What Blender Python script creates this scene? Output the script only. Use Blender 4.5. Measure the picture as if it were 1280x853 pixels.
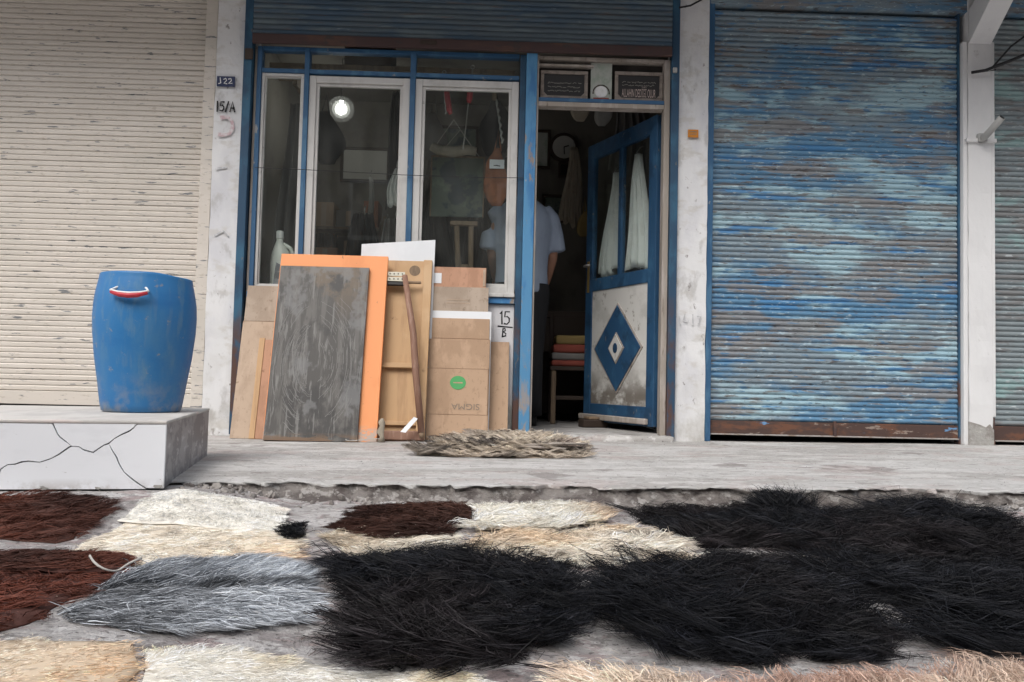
import bpy, bmesh, math, random
import numpy as np
from mathutils import Vector, Matrix, geometry, noise
R = math.radians
random.seed(7)
for o in list(bpy.data.objects): bpy.data.objects.remove(o)
S = bpy.context.scene
COL = S.collection

# ------------------------------------------------------------------ camera
cam = bpy.data.objects.new('camera', bpy.data.cameras.new('camera'))
COL.objects.link(cam); S.camera = cam
cam.data.lens = 28.97; cam.data.sensor_width = 36; cam.data.clip_start = .05; cam.data.clip_end = 2000
cam.matrix_world = (Matrix.Translation((0, 0, .36)) @ Matrix.Rotation(R(-1.3), 4, 'Z')
                    @ Matrix.Rotation(R(92.75), 4, 'X') @ Matrix.Rotation(R(1.35), 4, 'Z'))
# ------------------------------------------------------------------ sky, sun, exposure
SUN_EL, SUN_ROT = 52, 205
W = bpy.data.worlds.new('World'); S.world = W; W.use_nodes = True
nt = W.node_tree; bg = nt.nodes['Background']
sky = nt.nodes.new('ShaderNodeTexSky'); sky.sky_type = 'NISHITA'; sky.sun_disc = False
sky.sun_elevation = R(SUN_EL); sky.sun_rotation = R(SUN_ROT); sky.dust_density = 4; sky.air_density = 1.2
hs = nt.nodes.new('ShaderNodeHueSaturation'); hs.inputs['Saturation'].default_value = .42
nt.links.new(sky.outputs[0], hs.inputs['Color']); nt.links.new(hs.outputs[0], bg.inputs['Color'])
bg.inputs['Strength'].default_value = .13
sl = bpy.data.lights.new('sun', 'SUN'); sl.energy = .85; sl.angle = R(28); sl.color = (1, .98, .96)
so = bpy.data.objects.new('sun', sl); COL.objects.link(so); so.location = (-2, -4, 7)
d = Vector((math.sin(R(SUN_ROT))*math.cos(R(SUN_EL)), math.cos(R(SUN_ROT))*math.cos(R(SUN_EL)), math.sin(R(SUN_EL))))
so.rotation_euler = (-d).to_track_quat('-Z', 'Y').to_euler()
S.render.engine = 'CYCLES'
S.view_settings.view_transform = 'Standard'; S.view_settings.look = 'None'
S.view_settings.exposure = .76; S.view_settings.gamma = 1
S.cycles.max_bounces = 6; S.cycles.transparent_max_bounces = 16

# ------------------------------------------------------------------ helpers
def tag(o, label, cat, group=None):
    o['label'] = label; o['category'] = cat
    if group: o['group'] = group
    return o
def thing(name, label, cat, loc=(0, 0, 0), rz=0, rx=0, group=None):
    o = bpy.data.objects.new(name, None); COL.objects.link(o)
    o.empty_display_size = .05
    o.location = loc; o.rotation_euler = (rx, 0, rz)
    return tag(o, label, cat, group)
def mesh(name, v, f):
    m = bpy.data.meshes.new(name); m.from_pydata([tuple(p) for p in v], [], [tuple(q) for q in f]); m.update(); return m
def link(name, me, mat, parent=None, smooth=False, loc=(0, 0, 0)):
    o = bpy.data.objects.new(name, me); COL.objects.link(o); o.location = loc
    if mat is not None and len(me.materials) == 0: me.materials.append(mat)
    if parent is not None: o.parent = parent
    if smooth: me.polygons.foreach_set('use_smooth', [True]*len(me.polygons))
    return o
def bmlink(name, bm, mat, parent=None, smooth=False, loc=(0, 0, 0)):
    bmesh.ops.recalc_face_normals(bm, faces=bm.faces)
    me = bpy.data.meshes.new(name); bm.to_mesh(me); bm.free()
    return link(name, me, mat, parent, smooth, loc)
def addbox(bm, x0, x1, y0, y1, z0, z1, bevel=0.):
    r = bmesh.ops.create_cube(bm, size=1)
    for v in r['verts']:
        v.co = Vector((x0+(v.co.x+.5)*(x1-x0), y0+(v.co.y+.5)*(y1-y0), z0+(v.co.z+.5)*(z1-z0)))
    if bevel:
        es = list({e for v in r['verts'] for e in v.link_edges})
        bmesh.ops.bevel(bm, geom=es, offset=bevel, segments=2, profile=.5, affect='EDGES')
def box(name, c, mat, parent=None, bevel=.003, base=None):
    """c = x0,x1,y0,y1,z0,z1 ; base = offset subtracted (world -> local)"""
    x0, x1, y0, y1, z0, z1 = c
    if base is not None: x0 -= base[0]; x1 -= base[0]; y0 -= base[1]; y1 -= base[1]; z0 -= base[2]; z1 -= base[2]
    bm = bmesh.new(); addbox(bm, x0, x1, y0, y1, z0, z1, bevel)
    return bmlink(name, bm, mat, parent)
def lathe(prof, n=32, cap0=True, cap1=True):
    v = []; f = []
    for r, z in prof:
        for i in range(n):
            a = 2*math.pi*i/n; v.append((r*math.cos(a), r*math.sin(a), z))
    for k in range(len(prof)-1):
        for i in range(n):
            j = (i+1) % n; f.append((k*n+i, k*n+j, (k+1)*n+j, (k+1)*n+i))
    if cap0: f.append(tuple(range(n-1, -1, -1)))
    if cap1: f.append(tuple((len(prof)-1)*n+i for i in range(n)))
    return v, f
def loft(rings, n=20, caps=True):
    """rings: (cx,cy,cz,rx,ry)"""
    v = []; f = []
    for cx, cy, cz, rx, ry in rings:
        for i in range(n):
            a = 2*math.pi*i/n; v.append((cx+rx*math.cos(a), cy+ry*math.sin(a), cz))
    for k in range(len(rings)-1):
        for i in range(n):
            j = (i+1) % n; f.append((k*n+i, k*n+j, (k+1)*n+j, (k+1)*n+i))
    if caps: f.append(tuple(range(n-1, -1, -1))); f.append(tuple((len(rings)-1)*n+i for i in range(n)))
    return v, f
def tube(pts, r, n=8, caps=True):
    """tube through points, r number or list"""
    pts = [Vector(p) for p in pts]; m = len(pts)
    rs = r if isinstance(r, (list, tuple)) else [r]*m
    v = []; f = []; up = Vector((0, 0, 1))
    for k, p in enumerate(pts):
        t = (pts[min(k+1, m-1)]-pts[max(k-1, 0)]).normalized()
        a = up if abs(t.dot(up)) < .9 else Vector((1, 0, 0))
        s = t.cross(a).normalized(); b = s.cross(t).normalized()
        for i in range(n):
            w = 2*math.pi*i/n; v.append(p+(s*math.cos(w)+b*math.sin(w))*rs[k])
    for k in range(m-1):
        for i in range(n):
            j = (i+1) % n; f.append((k*n+i, k*n+j, (k+1)*n+j, (k+1)*n+i))
    if caps: f.append(tuple(range(n-1, -1, -1))); f.append(tuple((m-1)*n+i for i in range(n)))
    return v, f
def join(*vf):
    V = []; F = []
    for v, f in vf:
        o = len(V); V += list(v); F += [tuple(i+o for i in q) for q in f]
    return V, F
def obj(name, vf, mat, parent=None, smooth=False, loc=(0, 0, 0)):
    bm = bmesh.new(); vs = [bm.verts.new(p) for p in vf[0]]
    for q in vf[1]:
        try: bm.faces.new([vs[i] for i in q])
        except ValueError: pass
    return bmlink(name, bm, mat, parent, smooth, loc)
def prism(poly, y0, y1):
    """polygon in XZ extruded along Y"""
    n = len(poly)
    v = [(x, y0, z) for x, z in poly]+[(x, y1, z) for x, z in poly]
    f = [tuple(range(n)), tuple(range(2*n-1, n-1, -1))]+[(i, i+n, (i+1) % n+n, (i+1) % n) for i in range(n)]
    return v, f
def strokes(lines, w, y, thick=.0012):
    """painted brush strokes: polylines in XZ, as thin raised ribbons facing -Y"""
    V = []; F = []
    for ln in lines:
        m = len(ln)
        for k in range(m):
            p = Vector(ln[k]); t = (Vector(ln[min(k+1, m-1)])-Vector(ln[max(k-1, 0)])); t.normalize()
            nn = Vector((-t.y, t.x))*w*.5*(1+.2*math.sin(k*2.3+ln[0][0]*50))
            if k == 0: p = p-t*w*.4
            if k == m-1: p = p+t*w*.4
            o = len(V)
            V += [(p.x+nn.x, y, p.y+nn.y), (p.x-nn.x, y, p.y-nn.y), (p.x+nn.x, y-thick, p.y+nn.y), (p.x-nn.x, y-thick, p.y-nn.y)]
            if k: F += [(o-2, o-1, o+3, o+2), (o-4, o-2, o+2, o), (o-1, o-3, o+1, o+3)]
    return V, F
def text_mesh(s, size):
    cu = bpy.data.curves.new('lettering', 'FONT'); cu.body = s; cu.size = size; cu.align_x = 'CENTER'; cu.align_y = 'CENTER'; cu.extrude = .0004
    o = bpy.data.objects.new('lettering', cu); COL.objects.link(o)
    dg = bpy.context.evaluated_depsgraph_get(); me = bpy.data.meshes.new_from_object(o.evaluated_get(dg))
    bpy.data.objects.remove(o); me.name = 'lettering'; return me

# ------------------------------------------------------------------ materials
def mat(name, base, layers=(), rough=.75, bump=(), metallic=0., coord='pos', spec=.4):
    """layers: (colour, (sx,sy,sz), lo, hi, amount[, zfade0, zfade1]) noise masks laid over the base colour"""
    m = bpy.data.materials.new(name); m.use_nodes = True; t = m.node_tree; N = t.nodes; L = t.links
    p = N['Principled BSDF']; p.inputs['Roughness'].default_value = rough; p.inputs['Metallic'].default_value = metallic
    p.inputs['Specular IOR Level'].default_value = spec
    if coord == 'pos': g = N.new('ShaderNodeNewGeometry'); src = g.outputs['Position']
    else: g = N.new('ShaderNodeTexCoord'); src = g.outputs['Object']
    def nz(sc, seed, detail=7., rgh=.62):
        mp = N.new('ShaderNodeMapping'); mp.inputs['Scale'].default_value = sc
        mp.inputs['Location'].default_value = (seed*3.7, seed*1.9, seed*5.3)
        L.new(src, mp.inputs['Vector'])
        n = N.new('ShaderNodeTexNoise'); n.inputs['Scale'].default_value = 1; n.inputs['Detail'].default_value = detail
        n.inputs['Roughness'].default_value = rgh; L.new(mp.outputs[0], n.inputs['Vector']); return n.outputs['Fac']
    cur = None
    sd = sum(map(ord, name)) % 17
    for i, ly in enumerate(layers):
        c, sc, lo, hi, amt = ly[:5]
        mr = N.new('ShaderNodeMapRange'); mr.interpolation_type = 'SMOOTHSTEP'
        mr.inputs['From Min'].default_value = lo; mr.inputs['From Max'].default_value = hi; mr.inputs['To Max'].default_value = amt
        L.new(nz(sc, sd+i), mr.inputs['Value']); fac = mr.outputs[0]
        if len(ly) > 5:
            sp = N.new('ShaderNodeSeparateXYZ'); L.new(src, sp.inputs[0])
            z = N.new('ShaderNodeMapRange'); z.inputs['From Min'].default_value = ly[5]; z.inputs['From Max'].default_value = ly[6]
            L.new(sp.outputs['Z'], z.inputs['Value'])
            mu = N.new('ShaderNodeMath'); mu.operation = 'MULTIPLY'; L.new(fac, mu.inputs[0]); L.new(z.outputs[0], mu.inputs[1]); fac = mu.outputs[0]
        mx = N.new('ShaderNodeMix'); mx.data_type = 'RGBA'; L.new(fac, mx.inputs['Factor'])
        if cur is None: mx.inputs['A'].default_value = (*base, 1)
        else: L.new(cur, mx.inputs['A'])
        mx.inputs['B'].default_value = (*c, 1); cur = mx.outputs['Result']
    if cur is None: p.inputs['Base Color'].default_value = (*base, 1)
    else: L.new(cur, p.inputs['Base Color'])
    prev = None
    for i, (sc, strength, dist) in enumerate(bump):
        b = N.new('ShaderNodeBump'); b.inputs['Strength'].default_value = strength; b.inputs['Distance'].default_value = dist
        L.new(nz(sc if isinstance(sc, tuple) else (sc,)*3, sd+20+i), b.inputs['Height'])
        if prev is not None: L.new(prev, b.inputs['Normal'])
        prev = b.outputs[0]
    if prev is not None: L.new(prev, p.inputs['Normal'])
    return m
def glass_mat(name, dust=.05, tint=(.93, .96, .95)):
    m = bpy.data.materials.new(name); m.use_nodes = True; t = m.node_tree; N = t.nodes; L = t.links
    N.remove(N['Principled BSDF']); out = N['Material Output']
    tr = N.new('ShaderNodeBsdfTransparent'); tr.inputs[0].default_value = (*tint, 1)
    gl = N.new('ShaderNodeBsdfGlossy'); gl.inputs['Roughness'].default_value = .02
    lw = N.new('ShaderNodeLayerWeight'); lw.inputs['Blend'].default_value = .5
    pw = N.new('ShaderNodeMath'); pw.operation = 'POWER'; pw.inputs[1].default_value = 5; L.new(lw.outputs['Facing'], pw.inputs[0])
    fr = N.new('ShaderNodeMath'); fr.operation = 'MULTIPLY_ADD'; fr.inputs[1].default_value = .9; fr.inputs[2].default_value = .04; L.new(pw.outputs[0], fr.inputs[0])
    mx = N.new('ShaderNodeMixShader'); L.new(fr.outputs[0], mx.inputs[0]); L.new(tr.outputs[0], mx.inputs[1]); L.new(gl.outputs[0], mx.inputs[2])
    df = N.new('ShaderNodeBsdfDiffuse'); df.inputs[0].default_value = (.5, .5, .47, 1)
    g = N.new('ShaderNodeNewGeometry'); mp = N.new('ShaderNodeMapping'); mp.inputs['Scale'].default_value = (9, 9, 3)
    n = N.new('ShaderNodeTexNoise'); n.inputs['Scale'].default_value = 1; n.inputs['Detail'].default_value = 8
    L.new(g.outputs['Position'], mp.inputs[0]); L.new(mp.outputs[0], n.inputs['Vector'])
    mr = N.new('ShaderNodeMapRange'); mr.inputs['From Min'].default_value = .35; mr.inputs['From Max'].default_value = .75
    mr.inputs['To Min'].default_value = dust*.5; mr.inputs['To Max'].default_value = dust*2.2; L.new(n.outputs['Fac'], mr.inputs[0])
    m2 = N.new('ShaderNodeMixShader'); L.new(mr.outputs[0], m2.inputs[0]); L.new(mx.outputs[0], m2.inputs[1]); L.new(df.outputs[0], m2.inputs[2])
    L.new(m2.outputs[0], out.inputs[0]); return m

M = {}
CONC = [((.34, .32, .30), (1.1, 2.6, 2), .46, .56, .6), ((.60, .585, .57), (3, 9, 5), .50, .57, .7), ((.42, .355, .335), (2.2, 4, 2), .53, .60, .6), ((.24, .225, .21), (9, 20, 14), .585, .625, .65),
        ((.64, .63, .62), (26, 50, 30), .57, .61, .6), ((.14, .13, .12), (40, 60, 45), .625, .65, .8), ((.20, .17, .16), (1.7, 1.2, 2), .62, .66, .6)]
M['pavement'] = mat('pavement', (.48, .47, .455), CONC, .9, [((5, 9, 5), .6, .025), (50, .9, .010), (200, .9, .004)])
M['street'] = mat('street', (.44, .42, .41), [((.30, .27, .265), (1.8, 3, 2), .46, .54, .75), ((.60, .58, .57), (4, 7, 4), .50, .56, .75), ((.38, .29, .28), (7, 10, 9), .53, .58, .6), ((.22, .205, .195), (18, 24, 20), .55, .59, .7),
                  ((.66, .64, .63), (34, 44, 40), .565, .60, .65), ((.11, .10, .095), (60, 75, 70), .60, .63, .8)], .95, [(8, .8, .04), (45, 1, .016), (180, 1, .005)])
M['broken'] = mat('broken_edge', (.23, .21, .195), [((.09, .075, .07), (9, 9, 14), .45, .6, .9), ((.42, .40, .38), (22, 22, 30), .54, .62, .8)], .95, [(40, .9, .02), (140, .7, .006)])
M['pillar'] = mat('pillar', (.70, .70, .70), [((.55, .55, .58), (3, 3, 1.5), .45, .65, .7), ((.44, .43, .42), (9, 9, 5), .55, .68, .7), ((.24, .22, .21), (20, 20, 14), .63, .69, .8), ((.50, .47, .42), (5, 5, 9), .52, .64, .5),
                  ((.40, .38, .34), (7, 7, 4), .40, .62, .85, .55, -.1)], .85, [(6, .3, .01), (60, .35, .004)])
M['pillar_clean'] = mat('pillar_clean', (.68, .68, .68), [((.56, .56, .57), (3, 3, 1.2), .48, .7, .6), ((.33, .32, .31), (11, 11, 8), .63, .72, .6)], .8, [(50, .25, .004)])
M['bare'] = mat('bare_concrete', (.36, .35, .33), [((.24, .22, .2), (12, 12, 12), .45, .65, .8), ((.5, .48, .46), (30, 30, 30), .55, .7, .6)], .95, [(60, .8, .01)])
M['cream'] = mat('cream_shutter', (.60, .55, .49), [((.52, .485, .43), (.8, 2, 1.6), .45, .65, .7), ((.66, .61, .55), (2, 4, 8), .5, .62, .5), ((.14, .15, .16), (7, 9, 50), .615, .645, .9), ((.42, .37, .30), (18, 9, 50), .58, .66, .6),
                  ((.28, .22, .17), (16, 9, 70), .68, .72, .8), ((.10, .11, .13), (4, 5, 50), .665, .69, .9)], .6, [(30, .1, .003)])
M['blue_shut'] = mat('blue_shutter', (.19, .245, .285), [
    ((.075, .20, .34), (.9, 1, 3), .46, .55, .85), ((.32, .47, .53), (.9, 1, 3.6), .51, .57, .8), ((.21, .205, .205), (1.3, 2, 9), .52, .58, .85),
    ((.05, .18, .37), (1.4, 2, 14), .575, .61, .85), ((.13, .11, .10), (6, 6, 45), .575, .63, .8), ((.37, .49, .54), (7, 7, 45), .595, .64, .8), ((.42, .50, .53), (24, 20, 60), .62, .66, .7), ((.055, .055, .06), (13, 11, 70), .62, .655, .85), ((.06, .17, .31), (10, 10, 55), .60, .64, .8),
    ((.22, .10, .06), (5, 5, 40), .68, .72, .7)], .55, [(50, .2, .003)])
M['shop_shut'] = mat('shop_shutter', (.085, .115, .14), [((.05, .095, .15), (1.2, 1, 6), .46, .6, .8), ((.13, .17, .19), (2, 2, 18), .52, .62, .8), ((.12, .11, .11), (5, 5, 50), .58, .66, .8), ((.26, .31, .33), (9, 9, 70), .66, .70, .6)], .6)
M['grey_shut'] = mat('grey_shutter', (.20, .235, .25), [((.24, .36, .36), (2, 2, 5), .52, .62, .8), ((.17, .165, .165), (3, 3, 16), .5, .6, .8), ((.40, .44, .45), (11, 9, 50), .59, .64, .8), ((.1, .09, .09), (12, 12, 70), .63, .68, .8)], .6, [(50, .2, .003)])
M['rust_rail'] = mat('rust_rail', (.075, .045, .038), [((.16, .07, .04), (6, 6, 18), .48, .62, .8), ((.30, .24, .20), (9, 9, 30), .62, .66, .85), ((.14, .30, .52), (4, 4, 14), .66, .685, .95)], .8, [(60, .3, .004)])
M['rust_dark'] = mat('rust_dark', (.070, .042, .040), [((.11, .06, .045), (4, 4, 14), .48, .64, .8), ((.05, .045, .045), (12, 12, 20), .55, .65, .8)], .8)
M['steel_lip'] = mat('steel_lip', (.34, .32, .30), [((.2, .14, .1), (14, 9, 9), .5, .65, .8)], .6)
M['blue'] = mat('blue_paint', (.032, .10, .20), [((.075, .18, .29), (9, 9, 3), .52, .64, .7), ((.03, .09, .19), (5, 5, 4), .55, .7, .8), ((.30, .29, .28), (16, 16, 9), .665, .70, .8)], .55, [(40, .2, .003)])
M['blue_worn'] = mat('worn_blue_paint', (.085, .25, .44), [((.035, .15, .35), (11, 11, 2), .53, .63, .8), ((.27, .21, .16), (18, 18, 7), .60, .655, .9), ((.33, .27, .22), (14, 14, 5), .44, .56, .9, .62, .2), ((.40, .38, .35), (25, 25, 12), .67, .7, .8)], .55, [(40, .3, .004)])
M['blue_dark'] = mat('dark_blue_paint', (.022, .062, .115), [((.035, .12, .20), (6, 6, 3), .48, .64, .8), ((.15, .13, .12), (16, 16, 9), .64, .68, .7), ((.10, .05, .035), (9, 9, 4), .44, .58, .95, 1.0, .5)], .6, [(40, .2, .003)])
M['frame_white'] = mat('window_white', (.56, .55, .53), [((.42, .41, .39), (6, 6, 3), .48, .66, .7), ((.22, .20, .18), (26, 26, 20), .655, .70, .7)], .6)
M['frame_grey'] = mat('weathered_wood', (.33, .29, .25), [((.45, .40, .37), (11, 11, 2), .48, .6, .7), ((.16, .13, .11), (22, 22, 4), .58, .68, .8)], .85, [((60, 60, 8), .4, .004)])
M['wall_white'] = mat('apron_white', (.62, .615, .63), [((.52, .51, .52), (4, 4, 4), .5, .66, .6), ((.30, .31, .28), (12, 12, 8), .30, .5, .85, .27, .17)], .85, [(60, .3, .004)])
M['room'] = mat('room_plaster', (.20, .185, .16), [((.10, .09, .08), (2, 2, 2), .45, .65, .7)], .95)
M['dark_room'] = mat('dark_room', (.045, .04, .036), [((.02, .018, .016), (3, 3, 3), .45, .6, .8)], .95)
M['floor_in'] = mat('shop_floor', (.30, .29, .28), [((.2, .19, .18), (5, 5, 5), .45, .62, .8), ((.4, .39, .37), (12, 12, 12), .55, .68, .6)], .9, [(30, .4, .008)])
M['upper'] = mat('upper_wall', (.5, .48, .45), [((.38, .36, .33), (2, 2, 1), .45, .65, .7)], .9)
M['canopy'] = mat('canopy', (.42, .41, .39), [((.3, .28, .26), (3, 3, 3), .45, .65, .7)], .9)
M['glass'] = glass_mat('window_glass', .022); M['glass2'] = glass_mat('door_glass', .012); M['jar'] = glass_mat('jar_glass', .10)
M['barrel'] = mat('barrel_plastic', (.025, .16, .38), [((.06, .19, .36), (7, 7, 3), .48, .66, .7), ((.13, .23, .31), (14, 14, 4), .54, .66, .45), ((.10, .20, .33), (30, 30, 3), .56, .66, .4), ((.27, .26, .24), (20, 20, 26), .63, .70, .7), ((.30, .28, .25), (9, 9, 9), .45, .62, .6, .16, .0), ((.012, .12, .34), (3, 3, 5), .5, .65, .6)], .45, [(14, .12, .01), (120, .12, .002)], coord='obj')
M['red'] = mat('red_plastic', (.45, .03, .045), [], .4); M['white_pl'] = mat('white_plastic', (.75, .75, .74), [((.6, .6, .58), (30, 30, 30), .5, .65, .6)], .4)
M['marble_w'] = mat('white_marble', (.80, .815, .845), [((.70, .715, .74), (3, 3, 8), .5, .66, .6), ((.35, .33, .31), (35, 35, 60), .66, .70, .7), ((.45, .43, .41), (14, 14, 14), .42, .6, .8, .035, .0)], .35, [(90, .06, .002)], coord='obj')
M['marble_g'] = mat('grey_marble', (.30, .30, .315), [((.15, .15, .165), (9, 7, 12), .46, .55, .85), ((.50, .50, .52), (14, 11, 24), .57, .63, .7)], .4, coord='obj')
M['slab'] = mat('slab_top', (.55, .53, .50), [((.44, .42, .40), (7, 3, 4), .45, .62, .8), ((.62, .52, .49), (3, 11, 4), .56, .66, .6)], .8, [(50, .3, .004)], coord='obj')
M['mortar'] = mat('dark_mortar', (.05, .047, .045), [], .95)
M['orange'] = mat('orange_paint', (.80, .32, .13), [((.70, .26, .10), (4, 4, 2), .5, .66, .6), ((.22, .11, .06), (30, 30, 24), .68, .72, .8), ((.42, .37, .33), (12, 12, 22), .42, .5, .9, .10, .05)], .6, [(80, .1, .002)], coord='obj')
M['board_dark'] = mat('scratched_board', (.075, .071, .066), [((.13, .124, .115), (26, 3, 2.2), .48, .56, .8), ((.045, .043, .042), (3.5, 3, 3), .48, .56, .8), ((.22, .215, .205), (60, 3, 5), .57, .62, .65), ((.15, .115, .08), (4, 3, 5), .46, .55, .8, .70, .95), ((.19, .19, .19), (5, 3, 4), .53, .60, .6), ((.16, .10, .06), (6, 3, 30), .45, .5, .9, .05, .015)], .5, [((80, 3, 8), .4, .003)], coord='obj')
M['scratch'] = mat('scratch', (.25, .245, .235), [], .7)
M['board_wood'] = mat('plain_wood', (.50, .32, .17), [((.38, .23, .12), (16, 6, 2.2), .47, .62, .7), ((.58, .40, .24), (3, 3, 3), .5, .66, .6), ((.22, .12, .06), (9, 5, 8), .66, .73, .8)], .65, [((50, 9, 6), .2, .002)], coord='obj')
M['stick'] = mat('brown_stick', (.23, .125, .085), [((.32, .2, .15), (40, 40, 8), .5, .65, .7)], .6, coord='obj')
def card(n, c): return mat(n, c, [((c[0]*.80, c[1]*.78, c[2]*.76), (4, 4, 3), .47, .58, .7), ((c[0]*1.14, c[1]*1.15, c[2]*1.18), (9, 9, 3), .53, .62, .6), ((c[0]*.5, c[1]*.46, c[2]*.42), (14, 14, 14), .64, .69, .7), ((c[0]*.7, c[1]*.68, c[2]*.66), (60, 60, 30), .58, .64, .5)], .85, [((4, 4, 160), .10, .002)], coord='obj')
M['card1'] = card('cardboard', (.46, .315, .21)); M['card2'] = card('cardboard_pale', (.47, .36, .27)); M['card3'] = card('cardboard_red', (.48, .275, .18)); M['card4'] = card('cardboard_grey', (.41, .33, .26))
M['card_edge'] = mat('carton_fold', (.25, .16, .1), [], .9)
M['paper'] = mat('white_sheet', (.74, .76, .78), [((.66, .68, .7), (3, 3, 3), .5, .65, .6)], .5, coord='obj')
M['green'] = mat('green_print', (.09, .36, .13), [], .8); M['ink_brown'] = mat('carton_ink', (.26, .21, .16), [], .85)
M['black'] = mat('black_paint', (.012, .012, .013), [], .6); M['pinkmark'] = mat('faded_pink', (.55, .40, .42), [((.68, .66, .66), (30, 30, 30), .45, .6, .8)], .9)
M['greymark'] = mat('faded_grey', (.46, .46, .47), [((.68, .68, .68), (40, 40, 40), .45, .6, .8)], .9)
M['plate_blue'] = mat('plate_blue', (.018, .03, .085), [], .35); M['sticker'] = mat('sticker_orange', (.55, .20, .02), [], .5)
M['metal'] = mat('galvanised', (.45, .44, .42), [((.25, .2, .15), (40, 40, 40), .52, .66, .7)], .45, metallic=.6)
M['hinge'] = mat('pale_metal', (.60, .58, .48), [], .5); M['brass'] = mat('brass', (.45, .30, .10), [], .35, metallic=.7)
M['pipe'] = mat('pvc_pipe', (.36, .36, .35), [], .5)
M['wire'] = mat('cable', (.015, .015, .017), [], .6); M['wire_pale'] = mat('string', (.42, .40, .37), [], .8)
M['shirt'] = mat('shirt', (.29, .34, .43), [((.25, .29, .37), (6, 6, 3), .48, .62, .6)], .9, [((9, 9, 4), .4, .02)]); M['trousers'] = mat('trousers', (.012, .012, .014), [], .9)
M['skin_tone'] = mat('skin_tone', (.36, .19, .125), [], .55); M['hair'] = mat('hair', (.03, .026, .024), [], .7)
M['cloth_w'] = mat('white_cloth', (.52, .52, .50), [((.40, .39, .36), (9, 9, 5), .48, .64, .6), ((.2, .2, .2), (22, 22, 12), .64, .7, .7)], .95, [(40, .3, .004)]); M['cloth_b'] = mat('dark_cloth', (.016, .016, .018), [], .95)
M['cloth_w2'] = mat('coat_white', (.74, .74, .72), [((.6, .59, .56), (9, 9, 5), .48, .64, .6)], .95)
M['cloth_t'] = mat('tan_cloth', (.33, .29, .23), [((.22, .19, .15), (9, 9, 9), .48, .64, .7)], .95, [(50, .4, .006)])
M['jug'] = mat('jug_plastic', (.62, .62, .58), [((.5, .5, .47), (9, 9, 9), .5, .65, .6)], .4)
M['poster'] = mat('green_poster', (.13, .16, .13), [((.05, .07, .085), (6, 6, 7), .48, .56, .9), ((.22, .25, .2), (8, 8, 8), .56, .66, .7)], .7)
M['orange_sack'] = mat('rust_cloth', (.33, .12, .055), [((.22, .08, .04), (12, 12, 12), .48, .62, .7)], .9)
M['wood_in'] = mat('old_wood', (.24, .17, .11), [((.14, .1, .07), (20, 20, 3), .46, .62, .8)], .8); M['wood_dk'] = mat('dark_wood', (.045, .03, .022), [], .6)
M['clockface'] = mat('clock_face', (.55, .54, .5), [], .6); M['plaque'] = mat('plaque_black', (.018, .016, .016), [], .35); M['plaque_frame'] = mat('plaque_frame', (.27, .23, .20), [((.17, .14, .12), (20, 20, 20), .46, .62, .8)], .7)
M['letter'] = mat('plaque_letters', (.50, .40, .36), [], .6); M['letter_dim'] = mat('plaque_calligraphy', (.20, .19, .17), [], .6)
M['card_white'] = mat('emblem_card', (.42, .44, .40), [((.27, .33, .27), (12, 12, 9), .48, .6, .7)], .7)
M['textile_y'] = mat('folded_yellow', (.25, .18, .07), [], .9); M['textile_r'] = mat('folded_red', (.28, .07, .05), [], .9); M['textile_g'] = mat('folded_grey', (.2, .19, .18), [], .9)
M['rubble'] = mat('rubble', (.30, .28, .26), [((.16, .14, .13), (20, 20, 20), .45, .6, .8), ((.45, .43, .41), (30, 30, 30), .55, .66, .7)], .95, [(120, .5, .004)])
bulb = bpy.data.materials.new('lit_bulb'); bulb.use_nodes = True; pb = bulb.node_tree.nodes['Principled BSDF']
pb.inputs['Emission Color'].default_value = (1, .97, .92, 1); pb.inputs['Emission Strength'].default_value = 42; M['bulb'] = bulb
def fur_mat():
    m = bpy.data.materials.new('fur'); m.use_nodes = True; t = m.node_tree; p = t.nodes['Principled BSDF']
    a = t.nodes.new('ShaderNodeAttribute'); a.attribute_name = 'hair_colour'; t.links.new(a.outputs['Color'], p.inputs['Base Color'])
    p.inputs['Roughness'].default_value = .6; p.inputs['Specular IOR Level'].default_value = .22
    return m
M['fur'] = fur_mat()

# ================================================================== SETTING
def fbm(x, y, s, o=0.): return noise.fractal(Vector((x*s+o, y*s-o, o*.37)), 1., 2., 4)
def smooth(a, b, x):
    t = min(1, max(0, (x-a)/(b-a))); return t*t*(3-2*t)
def pav_z(x): return -.02+.0088*(min(max(x, -3), 4.5)+1.7)
def chip(x): return .060*smooth(.05, .45, fbm(x, 0, 2.3, 11)+.30*fbm(x, 0, 17, 3))*smooth(-1.0, -.8, x)
def edge_y(x):                                       # front edge of the raised pavement
    e = 2.90+.035*fbm(x, 0, 1.7, 3)+.018*fbm(x, 0, 9, 5)
    return e+chip(x)
def grid(name, xs, ys, fz, m, kind=True):
    nx, ny = len(xs), len(ys)
    v = [(x, y, fz(x, y)) for y in ys for x in xs]
    f = [(j*nx+i, j*nx+i+1, (j+1)*nx+i+1, (j+1)*nx+i) for j in range(ny-1) for i in range(nx-1)]
    o = link(name, mesh(name, v, f), m, None, True)
    if kind: o['kind'] = 'structure'
    return o
far = [-600, -200, -60, -20, -9, -5]
xs = far+list(np.arange(-3.2, 3.9, .04))+[5, 9, 20, 60, 200, 600]
ys = [-600, -200, -60, -20, -8, -3, -1, 0]+list(np.arange(.6, 3.3, .03))+[3.6, 4.5, 6, 9, 20, 60, 200, 600]
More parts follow.
